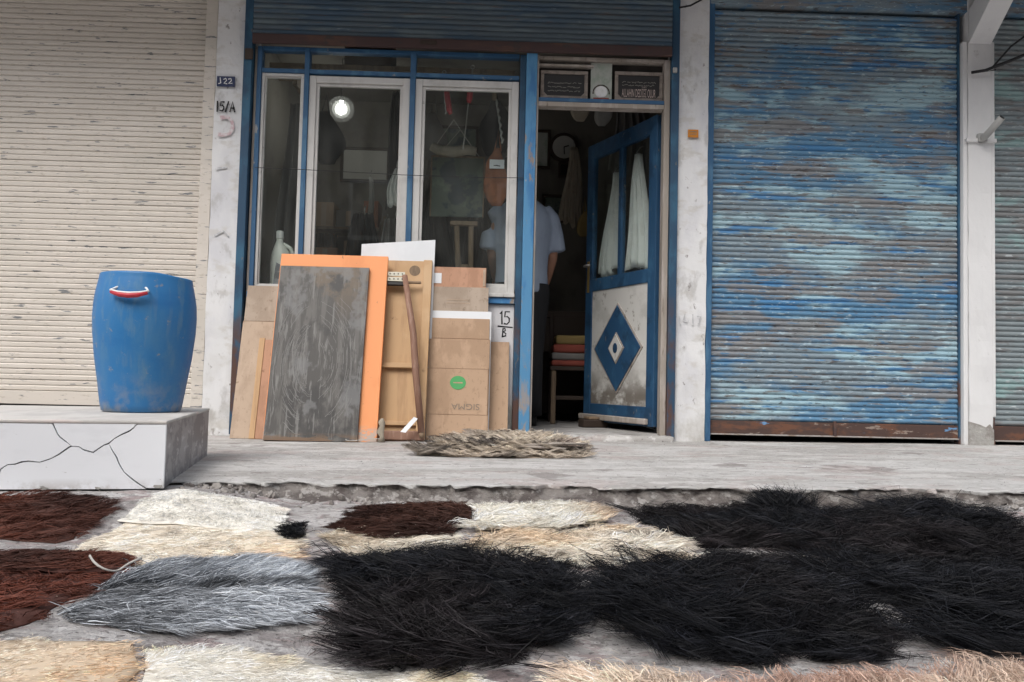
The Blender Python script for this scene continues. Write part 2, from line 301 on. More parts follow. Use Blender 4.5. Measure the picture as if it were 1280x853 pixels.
def street_z(x, y):
    near = smooth(5, 3, abs(x))*smooth(-.5, .8, y)*smooth(4, 3.2, y)
    z = -.08+near*(.010*fbm(x, y, 1.6, 1)+.005*fbm(x, y, 9, 2))
    e = edge_y(x)
    z += near*smooth(.40, .03, e-y)*(.006+.03*smooth(1.2, 1.8, x)+.012*fbm(x, y, 6, 7))
    m = smooth(-.62, -.98, x)*smooth(-2.6, -2.1, x)
    r = -.030-.050*smooth(2.64, 2.15, y)+.004*fbm(x, y, 7, 3)
    if y > e-.06: r = min(r, pav_z(x)-.003) if y < e+.03 else -.06
    if y > e+.01: z = min(z, -.045)
    return z*(1-m)+r*m
grid('street_ground', xs, ys, street_z, M['street'])
def build_pavement():
    xs = list(np.arange(-4.6, -2.2, .12))+list(np.arange(-2.2, 3.4, .02))+list(np.arange(3.4, 6.3, .12))
    tv = [1, .8, .6, .45, .3, .2, .12, .07, .04, .02, .008, 0]
    v = []; f = []; nx = len(xs); fm = []
    for t in tv:
        for x in xs:
            e = edge_y(x); y = e+(5.42-e)*t
            z = pav_z(x)+.003*fbm(x, y, 3, 4)-(.005+.012*max(0, fbm(x, y, 14, 8)))*smooth(.08, 0, y-e)
            v.append((x, y, z))
    for k, (dy, dz) in enumerate([(.010, -.012), (.006, -.030), (-.012, -.050), (-.05, -.080), (-.12, -.13)]):
        for x in xs:
            c = fbm(x, k*.3, 7, 9); q = fbm(x, k*.35, 22, 4); ch = chip(x)*(1, .75, .35, 0, 0)[k]
            y = edge_y(x)-chip(x)+ch+dy*(1+.9*c)+.020*q*(1 if k < 4 else 0)
            v.append((x, y, pav_z(x)+dz+(.010*c+.006*q if k < 4 else 0)))
    ny = len(tv)+5
    for j in range(ny-1):
        for i in range(nx-1):
            f.append((j*nx+i, (j+1)*nx+i, (j+1)*nx+i+1, j*nx+i+1)); fm.append(1 if j >= len(tv) else 0)
    me = mesh('pavement', v, f); me.materials.append(M['pavement']); me.materials.append(M['broken'])
    me.polygons.foreach_set('material_index', fm)
    o = link('pavement', me, None, None, True); o['kind'] = 'structure'
build_pavement()
# loose rubble along the broken edge
def build_rubble():
    V = []; F = []; rng = random.Random(3)
    ico = bmesh.new(); bmesh.ops.create_icosphere(ico, subdivisions=1, radius=1)
    iv = [v.co.copy() for v in ico.verts]; fi = [[v.index for v in f.verts] for f in ico.faces]; ico.free()
    for k in range(420):
        x = rng.uniform(-1.0, 2.3) if k > 60 else rng.uniform(-1.05, -.7)
        y = edge_y(x)-abs(rng.gauss(0, .05))-.01
        s = rng.choice([.004, .005, .006, .008, .011, .016])*rng.uniform(.7, 1.3)
        z = street_z(x, y)+s*.3
        rot = Matrix.Rotation(rng.uniform(0, 6), 3, (rng.random(), rng.random(), rng.random()+.1))
        sc = (rng.uniform(.7, 1.5), rng.uniform(.7, 1.3), rng.uniform(.4, .8)); o = len(V)
        for p in iv:
            q = rot @ Vector((p.x*s*sc[0], p.y*s*sc[1], p.z*s*sc[2]))*rng.uniform(.8, 1.2)
            V.append((q.x+x, q.y+y, q.z+z))
        F += [tuple(i+o for i in t) for t in fi]
    o = obj('rubble', (V, F), M['rubble']); o['kind'] = 'stuff'; tag(o, 'crumbled concrete bits at the foot of the broken pavement edge', 'rubble')
build_rubble()

# ================================================================== BUILDING
B = thing('shop_building', 'row of small shops with white concrete pillars and a shop interior', 'building', (0, 5.15, 0))
bb = (0, 5.15, 0)
def bpart(name, c, m, bevel=.006): return box(name, c, m, B, bevel, bb)
def pillar(x0, x1, m):
    """plastered pillar with slightly uneven faces"""
    bm = bmesh.new(); addbox(bm, x0, x1, 0, .34, -.12, 2.925)
    bmesh.ops.subdivide_edges(bm, edges=[e for e in bm.edges if abs(e.verts[0].co.z-e.verts[1].co.z) > 1], cuts=60)
    bmesh.ops.subdivide_edges(bm, edges=[e for e in bm.edges if abs(e.verts[0].co.x-e.verts[1].co.x) > .1 and e.verts[0].co.y < .1], cuts=4)
    for v in bm.verts:
        if v.co.y < .1:
            n = fbm(v.co.x, v.co.z, 5, x0); v.co.y += .006*n
            v.co.x += .004*fbm(v.co.z, x0, 6, 2)
    return bmlink('pillar', bm, m, B)
pillar(-1.79, -1.612, M['pillar']); pillar(1.142, 1.335, M['pillar']); pillar(3.015, 3.165, M['pillar_clean']); pillar(-4.1, -3.92, M['pillar'])
pillar(4.95, 5.13, M['pillar_clean'])
# flat strips on both sides of the right pillar
bpart('pillar_trim', (2.985, 3.0145, 5.155, 5.3, .02, 2.62), M['pillar_clean']); bpart('pillar_trim', (3.1655, 3.192, 5.155, 5.3, .20, 2.62), M['pillar_clean'])
bpart('pillar_trim', (3.1655, 3.188, 5.158, 5.3, .02, .199), M['rust_rail'])
# bare broken concrete at the foot of the right pillar
obj('pillar_foot', prism([(3.012, -.02), (3.172, -.02), (3.170, .12), (3.145, .155), (3.12, .135), (3.085, .15), (3.05, .16), (3.012, .17)], -.006, .03), M['bare'], B)
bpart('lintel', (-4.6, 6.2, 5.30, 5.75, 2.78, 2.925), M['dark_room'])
bpart('canopy', (-4.6, 6.2, 4.25, 5.60, 2.93, 3.10), M['canopy'])
bpart('upper_wall', (-4.6, 6.2, 5.2, 5.6, 3.104, 6.6), M['upper'])
bpart('roof_slab', (-4.7, 6.3, 5.0, 9.2, 6.604, 6.8), M['canopy'])
# inclined concrete bracket that carries the canopy from the right pillar
obj('bracket', ([(x, y, z) for x in (3.018, 3.162) for y, z in ((-.004, 2.60), (-.004, 2.82), (-.40, 3.04), (-.40, 2.915))],
    [(0, 1, 2, 3), (7, 6, 5, 4), (0, 4, 5, 1), (1, 5, 6, 2), (2, 6, 7, 3), (3, 7, 4, 0)]), M['pillar_clean'], B)
# room behind the shop front
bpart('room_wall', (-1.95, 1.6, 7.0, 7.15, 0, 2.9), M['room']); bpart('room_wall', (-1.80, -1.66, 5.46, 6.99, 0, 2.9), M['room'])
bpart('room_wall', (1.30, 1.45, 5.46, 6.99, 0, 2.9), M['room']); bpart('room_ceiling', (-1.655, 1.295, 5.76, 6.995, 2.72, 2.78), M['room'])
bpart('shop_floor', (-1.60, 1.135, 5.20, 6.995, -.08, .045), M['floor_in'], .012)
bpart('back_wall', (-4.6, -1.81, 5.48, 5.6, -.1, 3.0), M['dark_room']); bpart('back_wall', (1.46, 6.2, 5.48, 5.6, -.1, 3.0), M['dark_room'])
bpart('shop_roof', (-4.6, 6.2, 5.61, 9.0, 3.0, 3.11), M['canopy'])
bpart('rear_wall', (-4.6, 6.2, 8.9, 9.1, 0, 2.99), M['upper'])
bpart('apron_wall', (-1.555, .128, 5.172, 5.30, -.1, .838), M['wall_white'])
# door sill: lumpy concrete
def sill():
    bm = bmesh.new(); addbox(bm, .25, 1.13, -.10, .045, -.06, .036, .02)
    bmesh.ops.subdivide_edges(bm, edges=bm.edges[:], cuts=3, use_grid_fill=True)
    for v in bm.verts: v.co += Vector((0, .015*fbm(v.co.x, v.co.z, 6, 2), .012*fbm(v.co.x, v.co.y, 7, 6)))
    bmlink('door_sill', bm, M['pavement'], B, True)
sill()
# painted house numbers and faded marks
yp = 5.15-.009-5.15
def T(lines, ox, oz, s): return [[(ox+x*s, oz+z*s) for x, z in l] for l in lines]
n1 = [(0, 1), (.02, .5), (.0, 0)]; n1b = [(-.12, .8), (0, 1), (.0, .5), (0.02, 0)]
n5 = [(.42, 1), (.1, 1), (.06, .58), (.25, .64), (.42, .48), (.42, .2), (.25, .02), (.04, .06)]
nA = [(0, 0), (.22, 1), (.46, 0)]; nAb = [(.08, .36), (.4, .36)]; slash = [(0, -.02), (.26, 1)]
cA = [*T([n1], -1.768, 2.005, .062), *T([n5], -1.752, 2.007, .058), *T([slash], -1.716, 2.005, .062), *T([nA, nAb], -1.688, 2.005, .062)]
obj('painted_number', strokes(cA, .010, yp), M['black'], B)
obj('painted_ring', strokes([[(-1.74, 1.965), (-1.70, 1.97), (-1.672, 1.94), (-1.668, 1.90), (-1.685, 1.865), (-1.72, 1.855), (-1.75, 1.858)]], .022, yp, .0006), M['pinkmark'], B)
nB = [(0, 0), (.03, .5), (.06, .98), (.3, 1), (.36, .8), (.12, .56), (.42, .4), (.4, .12), (.0, .02)]
cB = [*T([n1b], .050, .715, .082), *T([n5], .063, .712, .08), [(.028, .700), (.07, .697), (.116, .694)], *T([nB], .056, .634, .052)]
obj('painted_number', strokes(cB, .0085, 5.1715-5.15), M['black'], B)
obj('painted_mark', strokes([[(1.165, .79), (1.17, .74)], [(1.20, .80), (1.19, .76), (1.22, .76)], [(1.25, .80), (1.25, .74)], [(1.28, .79), (1.30, .79), (1.285, .745)]], .008, yp, .0006), M['greymark'], B)
for q_ in ([(-1.75, 1.22), (-1.70, 1.25), (-1.67, 1.22)], [(-1.76, 1.64), (-1.70, 1.65)]): obj('painted_mark', strokes([q_], .012, yp, .0006), M['greymark'], B)

# ---------------- unseen shop row added behind the camera to block sky mirrored in the panes
Op = thing('unseen_opposite_row', 'plastered building row across the street', 'building', (1, -8.5, -.1))
M['oppo'] = mat('opposite_plaster', (.15, .135, .115), [((.10, .09, .08), (.7, .7, .5), .45, .6, .8), ((.22, .20, .18), (1.5, 1.5, 1.5), .52, .66, .7)], .9)
box('wall', (-16, 16, -6, 0, 0, 8.8), M['oppo'], Op, .02); box('roof', (-16.3, 16.3, -6.3, .4, 8.805, 9.05), M['canopy'], Op, .02)
for k in range(9):
    box('shutter_panel', (-15+3.4*k, -12.4+3.4*k, .001, .05, .15, 2.7), M['grey_shut'] if k % 2 else M['shop_shut'], Op, .01)
    wf = box('window', (-14.6+3.4*k, -13.1+3.4*k, .001, .06, 3.6, 5.0), M['frame_white'], Op, .01); box('pane', (-14.5+3.4*k, -13.2+3.4*k, .061, .07, 3.7, 4.9), M['plaque'], wf, 0)
# ---------------- things on the pillars
t = thing('number_plate', 'small dark blue enamel number plate above the painted 15/A', 'number plate', (-1.72, 5.14, 2.195))
box('plate', (-.056, .056, -.006, .002, -.033, .033), M['plate_blue'], t, .002)
obj('lettering', strokes([[(-.035, .02), (-.03, -.012), (-.042, -.016)], [(-.012, .012), (0, .018), (.006, .006), (-.010, -.014), (.008, -.016)], [(.018, .014), (.032, .018), (.036, .006), (.020, -.014), (.04, -.012)]], .006, -.007), M['white_pl'], t)
t = thing('sticker', 'small orange sticker on the white pillar beside the door', 'sticker', (1.237, 5.14, 1.955))
box('backing', (-.033, .033, -.003, .004, -.025, .025), M['sticker'], t, .0008)
obj('lettering', strokes([[(-.022, .010), (.0, .012), (.022, .009)], [(-.02, -.006), (.018, -.004)]], .005, -.0036, .0006), M['ink_brown'], t)
t = thing('drain_pipe', 'grey plastic pipe stub sticking out of the right white pillar', 'pipe', (3.095, 5.12, 1.985))
obj('pipe', tube([(0, .04, -.015), (0, -.03, 0), (.04, -.13, .085)], .021, 14), M['pipe'], t, True)
obj('bore', tube([(.037, -.122, .079), (.0403, -.1306, .0855)], .017, 14), M['black'], t)  # black disc stands in for the shaded hollow of the pipe end
box('clamp', (-.10, .095, .012, .034, -.03, -.005), M['pillar_clean'], t, .002); box('collar', (-.03, .03, .0, .03, -.03, .025), M['pipe'], t, .006)

# ================================================================== ROLLER SHUTTERS
def slat_mesh(x0, x1, pitch, depth, flat):
    # one slat seen from the front: bulge on top, groove at the lower edge
    if flat: pr = [(0, 0), (.004, -depth*.9), (.012, -depth), (pitch-.009, -depth*1.05), (pitch-.005, -depth*.7), (pitch, 0)]
    else: pr = [(0, 0), (.004, -depth*.45), (.011, -depth*.9), (.018, -depth), (pitch-.008, -depth*.75), (pitch-.003, -depth*.25), (pitch, 0)]
    v = [(x, y, z) for x in (x0, x1) for z, y in pr]; n = len(pr)
    v += [(x, .006, z) for x in (x0, x1) for z in (0, pitch)]
    f = [(i, i+1, n+i+1, n+i) for i in range(n-1)]+[(2*n, 2*n+2, 2*n+3, 2*n+1), tuple(range(n))+(2*n+1, 2*n), tuple(range(2*n-1, n-1, -1))+(2*n+2, 2*n+3)]
    bm = bmesh.new(); vs = [bm.verts.new(p) for p in v]
    for q in f: bm.faces.new([vs[i] for i in q])
    bmesh.ops.recalc_face_normals(bm, faces=bm.faces)
    me = bpy.data.meshes.new('slat'); bm.to_mesh(me); bm.free(); return me
def shutter(label, x0, x1, z0, z1, y, m, rail_m, railh, flat=False, pitch=.0336, depth=.011, lip=True, hang=False):
    t = thing('roller_shutter', label, 'shutter', ((x0+x1)/2, y, z0))
    w = (x1-x0)/2
    me = slat_mesh(-w, w, pitch, depth, flat); me.materials.append(m)
    n = int((z1-z0-railh)/pitch); rng = random.Random(int(x0*100))
    for i in range(n):
        o = bpy.data.objects.new('slat', me); COL.objects.link(o); o.parent = t
        o.location = (0, rng.uniform(-.0015, .0015), railh+i*pitch); o.rotation_euler = (0, rng.gauss(0, .0006), rng.gauss(0, .0005))
    box('bottom_rail', (-w, w, -.016, .012, 0, railh-.002), rail_m, t, .003)
    if lip: box('rail_lip', (-w+.004, w-.004, -.034, -.0165, .001, .009), M['steel_lip'], t, .001)
    return t
PILLARY = 5.20
cr = shutter('closed cream roller shutter with chipped paint behind the blue barrel', -3.90, -1.868, .145, 2.92, 5.20, M['cream'], M['cream'], .085, flat=True, depth=.008, lip=False)
box('guide_rail', (-1.866+2.884, -1.792+2.884, -.045, .06, -.16, 2.77), M['cream'], cr, .004)
box('hasp', (.63, .66, -.03, -.0165, .0, .08), M['cream'], cr, .003)
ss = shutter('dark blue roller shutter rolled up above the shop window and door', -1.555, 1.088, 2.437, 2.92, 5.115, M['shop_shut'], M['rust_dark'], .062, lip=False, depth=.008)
b0 = (ss.location.x, 5.115, 2.437)
box('hasp', (-.27, -.17, -.022, -.0165, .02, .045), M['wood_dk'], ss, .002)
for a, bq in ((-1.610, -1.558), (1.091, 1.140)):
    box('guide_rail', (a, bq, 5.118, 5.19, -.01, 2.92), M['blue_dark'], ss, .003, b0)
box('pinkish_guide_strip', (-1.552, -1.535, 5.165, 5.20, .0, 2.43), M['frame_grey'], ss, .003, b0).name = 'guide_strip'
box('latch', (-1.60, -1.548, 5.10, 5.117, 2.33, 2.40), M['wood_dk'], ss, .006, b0); box('latch', (1.094, 1.122, 5.098, 5.117, 2.33, 2.365), M['metal'], ss, .006, b0)
bs = shutter('closed blue roller shutter with peeling weathered paint between two white pillars', 1.378, 2.972, .050, 2.80, 5.215, M['blue_shut'], M['rust_rail'], .092)
b1 = (bs.location.x, 5.215, .05)
box('guide_rail', (1.338, 1.376, 5.165, 5.25, .01, 2.92), M['blue'], bs, .003, b1); box('guide_rail', (2.9735, 2.9845, 5.19, 5.25, .01, 2.92), M['blue_dark'], bs, .002, b1)
box('drum_cover', (1.345, 3.2, 5.16, 5.28, 2.815, 2.922), M['blue_shut'], bs, .004, b1); box('hasp', (2.165, 2.185, 5.18, 5.1985, .055, .15), M['rust_dark'], bs, .003, b1)
gs = shutter('weathered grey roller shutter on the far side of the pipe-stub pillar', 3.196, 4.93, .045, 2.80, 5.215, M['grey_shut'], M['rust_rail'], .10)
box('drum_cover', (3.21, 4.93, 5.16, 5.28, 2.815, 2.922), M['blue_shut'], gs, .004, (gs.location.x, 5.215, .045))

# ================================================================== SHOP WINDOW
wb = (-.69, 5.17, .84)
Wn = thing('shop_window', 'shop window with white framed panes in worn blue frames', 'window', wb)
def wbox(name, c, m, parent=Wn, bevel=.003): return box(name, c, m, parent, bevel, wb)
# blue main frame
wbox('frame_post', (-1.533, -1.505, 5.150, 5.22, .84, 2.436), M['blue']); wbox('frame_post', (-1.236, -1.205, 5.152, 5.22, .8405, 2.434), M['blue'])
wbox('frame_post', (-.568, -.533, 5.152, 5.22, .8405, 2.434), M['blue']); wbox('frame_rail', (-1.5045, .124, 5.156, 5.22, 2.272, 2.298), M['blue'])
wbox('frame_rail', (-1.5045, .124, 5.158, 5.22, 2.415, 2.44), M['blue']); wbox('sill_rail', (-1.545, .126, 5.148, 5.235, .841, .878), M['blue_worn'])
for x0, x1 in ((-1.504, -1.237), (-1.204, -.569), (-.532, .124)):
    wbox('transom_pane', (x0, x1, 5.186, 5.190, 2.2985, 2.4145), M['glass'], bevel=0)
def sash(x0, x1, z0, z1, a):
    f = wbox('sash', (x0, x0+a, 5.165, 5.212, z0, z1), M['frame_white'])
    wbox('stile', (x1-a, x1, 5.165, 5.212, z0, z1), M['frame_white'], f)
    wbox('rail', (x0+a+.0005, x1-a-.0005, 5.167, 5.21, z1-a, z1), M['frame_white'], f); wbox('rail', (x0+a+.0005, x1-a-.0005, 5.167, 5.21, z0, z0+a), M['frame_white'], f)
    i = a*.42
    for nm, c in (('bead', (x0+a+.0003, x0+a+i, 5.178, 5.206, z0+a+.0005, z1-a-.0005)), ('bead', (x1-a-i, x1-a-.0003, 5.178, 5.206, z0+a+.0005, z1-a-.0005)),
                  ('bead', (x0+a+i+.0004, x1-a-i-.0004, 5.179, 5.205, z1-a-i, z1-a-.0006)), ('bead', (x0+a+i+.0004, x1-a-i-.0004, 5.179, 5.205, z0+a+.0006, z0+a+i))):
        wbox(nm, c, M['frame_white'], f, .002)
    wbox('pane', (x0+a+i*.5, x1-a-i*.5, 5.190, 5.194, z0+a+i*.5, z1-a-i*.5), M['glass'], f, 0)
sash(-1.5045, -1.2365, .905, 2.271, .018); sash(-1.2045, -.5685, .905, 2.262, .044); sash(-.5325, .1235, .905, 2.262, .044)
wbox('casement_sill', (-.54, .125, 5.135, 5.17, .881, .904), M['frame_white'])
w = obj('clothes_wire', tube([(-1.52, 5.142, 1.655), (-1.2, 5.140, 1.650), (-.6, 5.14, 1.635), (-.1, 5.14, 1.632), (.20, 5.140, 1.640)], .0022, 6), M['wire'])
tag(w, 'thin dark wire strung across the shop window panes', 'wire')
# ================================================================== DOOR FRAME + TRANSOM
Df = thing('door_frame', 'door frame with a worn bright blue post and a transom of plaques', 'door frame', (.65, 5.17, 0)); db = (.65, 5.17, 0)
def dbox(name, c, m, parent=Df, bevel=.003): return box(name, c, m, parent, bevel, db)
dbox('blue_post', (.168, .236, 5.125, 5.225, .03, 2.436), M['blue_worn']); dbox('inner_post', (.129, .1675, 5.15, 5.22, -.02, 2.435), M['blue_dark'])
dbox('post_edge', (.2365, .249, 5.14, 5.225, .03, 2.434), M['frame_grey']); dbox('jamb', (1.052, 1.089, 5.15, 5.235, .03, 2.43), M['frame_grey'])
dbox('transom_bar', (.2495, 1.0515, 5.148, 5.23, 2.138, 2.163), M['blue']); dbox('transom_bar', (.2495, 1.0515, 5.150, 5.228, 2.108, 2.1375), M['frame_grey'])
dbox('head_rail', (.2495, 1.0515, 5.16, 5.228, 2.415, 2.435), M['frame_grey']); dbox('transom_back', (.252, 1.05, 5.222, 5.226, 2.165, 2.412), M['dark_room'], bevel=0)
dbox('transom_shelf', (.2495, .60, 5.165, 5.22, 2.375, 2.388), M['frame_grey'])
def plaque(label, x0, x1, z0, z1, word, y=5.188):
    t = thing('framed_plaque', label, 'plaque', ((x0+x1)/2, y, z0)); w = (x1-x0)/2; h = z1-z0; a = .022
    box('panel', (-w+.01, w-.01, 0, .006, .008, h-.008), M['plaque'], t, .001)
    for c in ((-w, w, 0, a), (-w, w, h-a, h)): box('frame_bar', (c[0], c[1], -.010, .003, c[2], c[3]), M['plaque_frame'], t, .003)
    for c in ((-w, -w+a), (w-a, w)): box('frame_bar', (c[0], c[1], -.0095, .003, a+.0004, h-a-.0004), M['plaque_frame'], t, .003)
    for sx in (-1, 1):
        obj('corner', prism([(sx*(w-a), a), (sx*(w-a-.022), a), (sx*(w-a), a+.022)], -.006, -.001), M['plaque_frame'], t)
    rng = random.Random(len(label)); ls = []
    zs = (.105, .125) if word else (.055, .08, .105)
    for z in zs:
        x = -w*.68
        while x < w*.62:
            s = rng.uniform(.010, .022); ls.append([(x, z+rng.uniform(-.004, .004)), (x+s*.5, z+rng.uniform(-.006, .008)), (x+s, z+rng.uniform(-.004, .004))]); x += s*rng.uniform(1.1, 1.7)
    obj('calligraphy', strokes(ls, .004, -.0015, .0006), M['letter_dim'], t)
    if word:
        me = text_mesh(word, .042); o = link('lettering', me, M['letter'], t, loc=(0, -.0012, .052)); o.rotation_euler = (R(90), 0, 0)
        xs_ = [v.co.x for v in me.vertices]; k = (2*w*.70)/(max(xs_)-min(xs_)); o.scale = (k, 1.8, 1)
plaque('dark framed plaque with faint calligraphy over the door, beside the blue post', .262, .565, 2.1655, 2.350, '')
plaque('dark framed plaque over the door reading ALLAHIN DEDIGI OLUR', .738, 1.048, 2.1655, 2.358, 'ALLAHIN DEDİĞİ OLUR')
t = thing('emblem_card', 'pale card with a round emblem standing between the two plaques', 'card', (.652, 5.19, 2.1645))
box('card', (-.068, .068, 0, .006, 0, .246), M['card_white'], t, .001)
v, f = lathe([(.040, 0), (.036, .004)], 28); obj('emblem', ([(x, -z, y+.058) for x, y, z in v], f), M['white_pl'], t)
obj('arc', strokes([[(.052*math.cos(a), .052+.05*math.sin(a)) for a in np.linspace(-.1, 3.24, 14)]], .008, -.0004, .001), M['wood_dk'], t)
box('red_band', (-.05, .05, -.002, -.0003, .002, .02), M['textile_r'], t, .0004)

M['door_blue'] = mat('door_blue', (.022, .072, .15), [((.04, .12, .22), (7, 7, 3), .50, .62, .7), ((.015, .04, .08), (5, 5, 5), .54, .64, .7), ((.20, .18, .16), (22, 22, 12), .63, .67, .7)], .5, [(40, .2, .003)], coord='obj')
# ================================================================== DOOR LEAF
ang = math.atan2(.80, -.36)
D = thing('shop_door', 'half open blue door with glass top and white panel with blue diamond', 'door', (1.045, 5.245, .085), ang)
Lw, Hh = .87, 2.02
sw = .085
box('stile', (0, sw, -.02, .02, 0, Hh), M['door_blue'], D); box('stile', (Lw-sw, Lw, -.02, .02, 0, Hh), M['door_blue'], D)
for z0, z1 in ((0, .125), (.935, 1.025), (Hh-.11, Hh)): box('rail', (sw+.0005, Lw-sw-.0005, -.019, .019, z0, z1), M['door_blue'], D)
box('mullion', (.410, .450, -.018, .018, 1.0255, Hh-.1105), M['door_blue'], D)
box('pane', (sw+.001, .4095, -.003, .002, 1.026, Hh-.111), M['glass2'], D, 0); box('pane', (.4505, Lw-sw-.001, -.003, .002, 1.026, Hh-.111), M['glass2'], D, 0)
M['door_white'] = mat('door_white', (.58, .57, .54), [((.40, .39, .36), (5, 5, 5), .48, .64, .6), ((.20, .18, .15), (14, 14, 11), .60, .68, .7), ((.13, .11, .09), (8, 8, 10), .36, .56, .9, .38, .20)], .7, [(60, .2, .003)], coord='obj')
pn = box('lower_panel', (sw+.0008, Lw-sw-.0008, -.010, .010, .1255, .9345), M['door_white'], D, 0)
def dia(cx, cz, w, h, y0, y1): return prism([(cx-w, cz), (cx, cz-h), (cx+w, cz), (cx, cz+h)], y0, y1)
dcx, dcz = Lw/2+.005, .515
obj('diamond_moulding', dia(dcx, dcz, .305, .315, .0102, .016), M['frame_grey'], pn); obj('diamond', dia(dcx, dcz, .285, .295, .0103, .022), M['door_blue'], pn)
obj('inner_moulding', dia(dcx, dcz, .10, .11, .0222, .026), M['frame_grey'], pn); obj('inner_diamond', dia(dcx, dcz, .085, .095, .0262, .030), M['door_white'], pn)
v, f = lathe([(1, 0), (1, .004)], 20); obj('oval', ([(dcx+x*.026, .0303+z, dcz+y*.034) for x, y, z in v], f), M['door_blue'], pn)
hd = box('handle_plate', (Lw-.055, Lw-.025, .0202, .026, .93, 1.16), M['brass'], D, .003)
obj('lever', tube([(Lw-.04, .022, 1.12), (Lw-.04, .06, 1.12), (Lw-.075, .068, 1.122), (Lw-.13, .066, 1.118)], .008, 8), M['metal'], hd, True)
box('kick_bar', (.05, Lw+.02, .0205, .05, .012, .05), M['frame_grey'], D, .006)
box('door_wedge_', (0, 0.01, 0, .01, 0, .01), M['wood_dk'], D, 0) if False else None
w = thing('door_stop', 'dark wooden block on the floor against the open door', 'block', (.72, 5.80, .046), .3)
box('block', (-.10, .09, -.05, .05, 0, .055), M['wood_dk'], w, .008); box('wedge', (-.06, .05, -.045, .045, .0555, .075), M['wood_in'], w, .006)
# ================================================================== THINGS INSIDE THE SHOP
def hang(name, label, cat, x, y, zt, zb, wt, wb, m, rz=0, folds=4, amp=.03, group=None, sway=0., seed=1, hook=True):
    """cloth gathered at the top and falling in folds"""
    t = thing(name, label, cat, (x, y, zb), rz, group=group); h = zt-zb; nu, nv = 28, 16; rng = random.Random(seed)
    ph = [rng.uniform(0, 6) for _ in range(4)]; v = []
    for side in (0, 1):
        for j in range(nv+1):
            q = j/nv; wd = wb+(wt-wb)*q**1.3
            for i in range(nu+1):
                u = i/nu-.5
                dep = amp*(.35+.65*(1-q))*(math.sin(u*folds*6.28+ph[0]+q*.8)+.45*math.sin(u*folds*13+ph[1]-q))
                bot = (.03*math.sin(u*7+ph[2])+.02*math.sin(u*19+ph[3]))*(1-q)*h
                v.append((u*wd+sway*q+.012*math.sin(q*5+ph[1]), dep+side*.006-.02*(1-4*u*u), q*h+bot))
    n1 = (nu+1)*(nv+1); f = []
    for side in (0, 1):
        o = side*n1
        for j in range(nv):
            for i in range(nu):
                a = o+j*(nu+1)+i; q = (a, a+1, a+nu+2, a+nu+1); f.append(q if side else q[::-1])
    for i in range(nu): f += [(i, n1+i, n1+i+1, i+1)[::-1], (n1-1-i, n1-2-i, 2*n1-2-i, 2*n1-1-i)]
    for j in range(nv):
        a, b = j*(nu+1), (j+1)*(nu+1); f += [(a, b, n1+b, n1+a), (a+nu, n1+a+nu, n1+b+nu, b+nu)]
    obj('cloth', (v, f), m, t, True)
    if hook: obj('hook', tube([(sway, .02, h-.03), (sway, -.02, h+.01), (sway, .01, h+.05), (sway, .03, h+.06)], .005, 6), M['metal'], t, True)
    return t
ob = thing('hanging_bulb', 'lit bare light bulb hanging inside behind the tall window pane', 'light bulb', (-1.17, 6.05, 2.37))
v, f = lathe([(.005, -.062), (.016, -.058), (.025, -.042), (.027, -.025), (.020, -.004), (.013, .012), (.013, .03)], 20); obj('bulb', (v, f), M['bulb'], ob, True)
for r0, fac_ in ((.046, .06), (.066, .030), (.095, .016)):  # nested thin shells added round the bulb to imitate its soft halo
    fg = bpy.data.materials.new('halo_film'); fg.use_nodes = True; N_ = fg.node_tree.nodes; N_.remove(N_['Principled BSDF'])
    t1 = N_.new('ShaderNodeBsdfTransparent'); t2_ = N_.new('ShaderNodeBsdfTranslucent'); mx_ = N_.new('ShaderNodeMixShader'); mx_.inputs[0].default_value = fac_; t2_.inputs[0].default_value = (.9, .9, .88, 1)
    fg.node_tree.links.new(t1.outputs[0], mx_.inputs[1]); fg.node_tree.links.new(t2_.outputs[0], mx_.inputs[2]); fg.node_tree.links.new(mx_.outputs[0], N_['Material Output'].inputs[0])
    obj('globe', lathe([(r0*math.sin(a)+.0005, -.03-r0*math.cos(a)) for a in np.linspace(0, 2.6, 14)], 24, False, False), fg, ob, True)
v, f = lathe([(.019, .0305), (.019, .06), (.008, .07)], 14); obj('socket', (v, f), M['plaque'], ob); obj('cord', tube([(0, 0, .0705), (0, 0, .36)], .003, 6), M['wire'], ob)
# clock and pictures on the back wall
ck = thing('wall_clock', 'round dark rimmed wall clock on the back wall of the shop', 'clock', (.565, 6.998, 2.37))
def disc(r, y0, y1, n=32):
    v, f = lathe([(r, y0), (r, y1)], n); return [(x, -z, y) for x, y, z in v], f
obj('rim', disc(.125, 0, .03), M['wood_dk'], ck); obj('face', disc(.098, .0305, .034), M['clockface'], ck)
obj('hand', strokes([[(0, 0), (.004, -.06)]], .008, -.035), M['black'], ck); obj('hand', strokes([[(0, 0), (.038, .012)]], .009, -.0365), M['black'], ck)
sq = thing('picture_frame', 'small dark frame hanging under the round wall clock', 'picture', (.59, 6.998, 2.11)); box('frame', (-.07, .08, -.03, 0, 0, .13), M['wood_dk'], sq, .004); box('picture', (-.05, .06, -.034, -.0305, .02, .11), M['dark_room'], sq, 0)
def picture(label, x, z, w, h, m):
    t = thing('picture_frame', label, 'picture', (x, 6.998, z)); a = .025
    box('picture', (-w/2+a, w/2-a, -.014, -.002, a, h-a), m, t, 0)
    for c in ((-w/2, w/2, 0, a-.0005), (-w/2, w/2, h-a+.0005, h)): box('frame_bar', (c[0], c[1], -.025, 0, c[2], c[3]), M['wood_dk'], t, .003)
    for c in ((-w/2, -w/2+a-.0005), (w/2-a+.0005, w/2)): box('frame_bar', (c[0], c[1], -.025, 0, a, h-a), M['wood_dk'], t, .003)
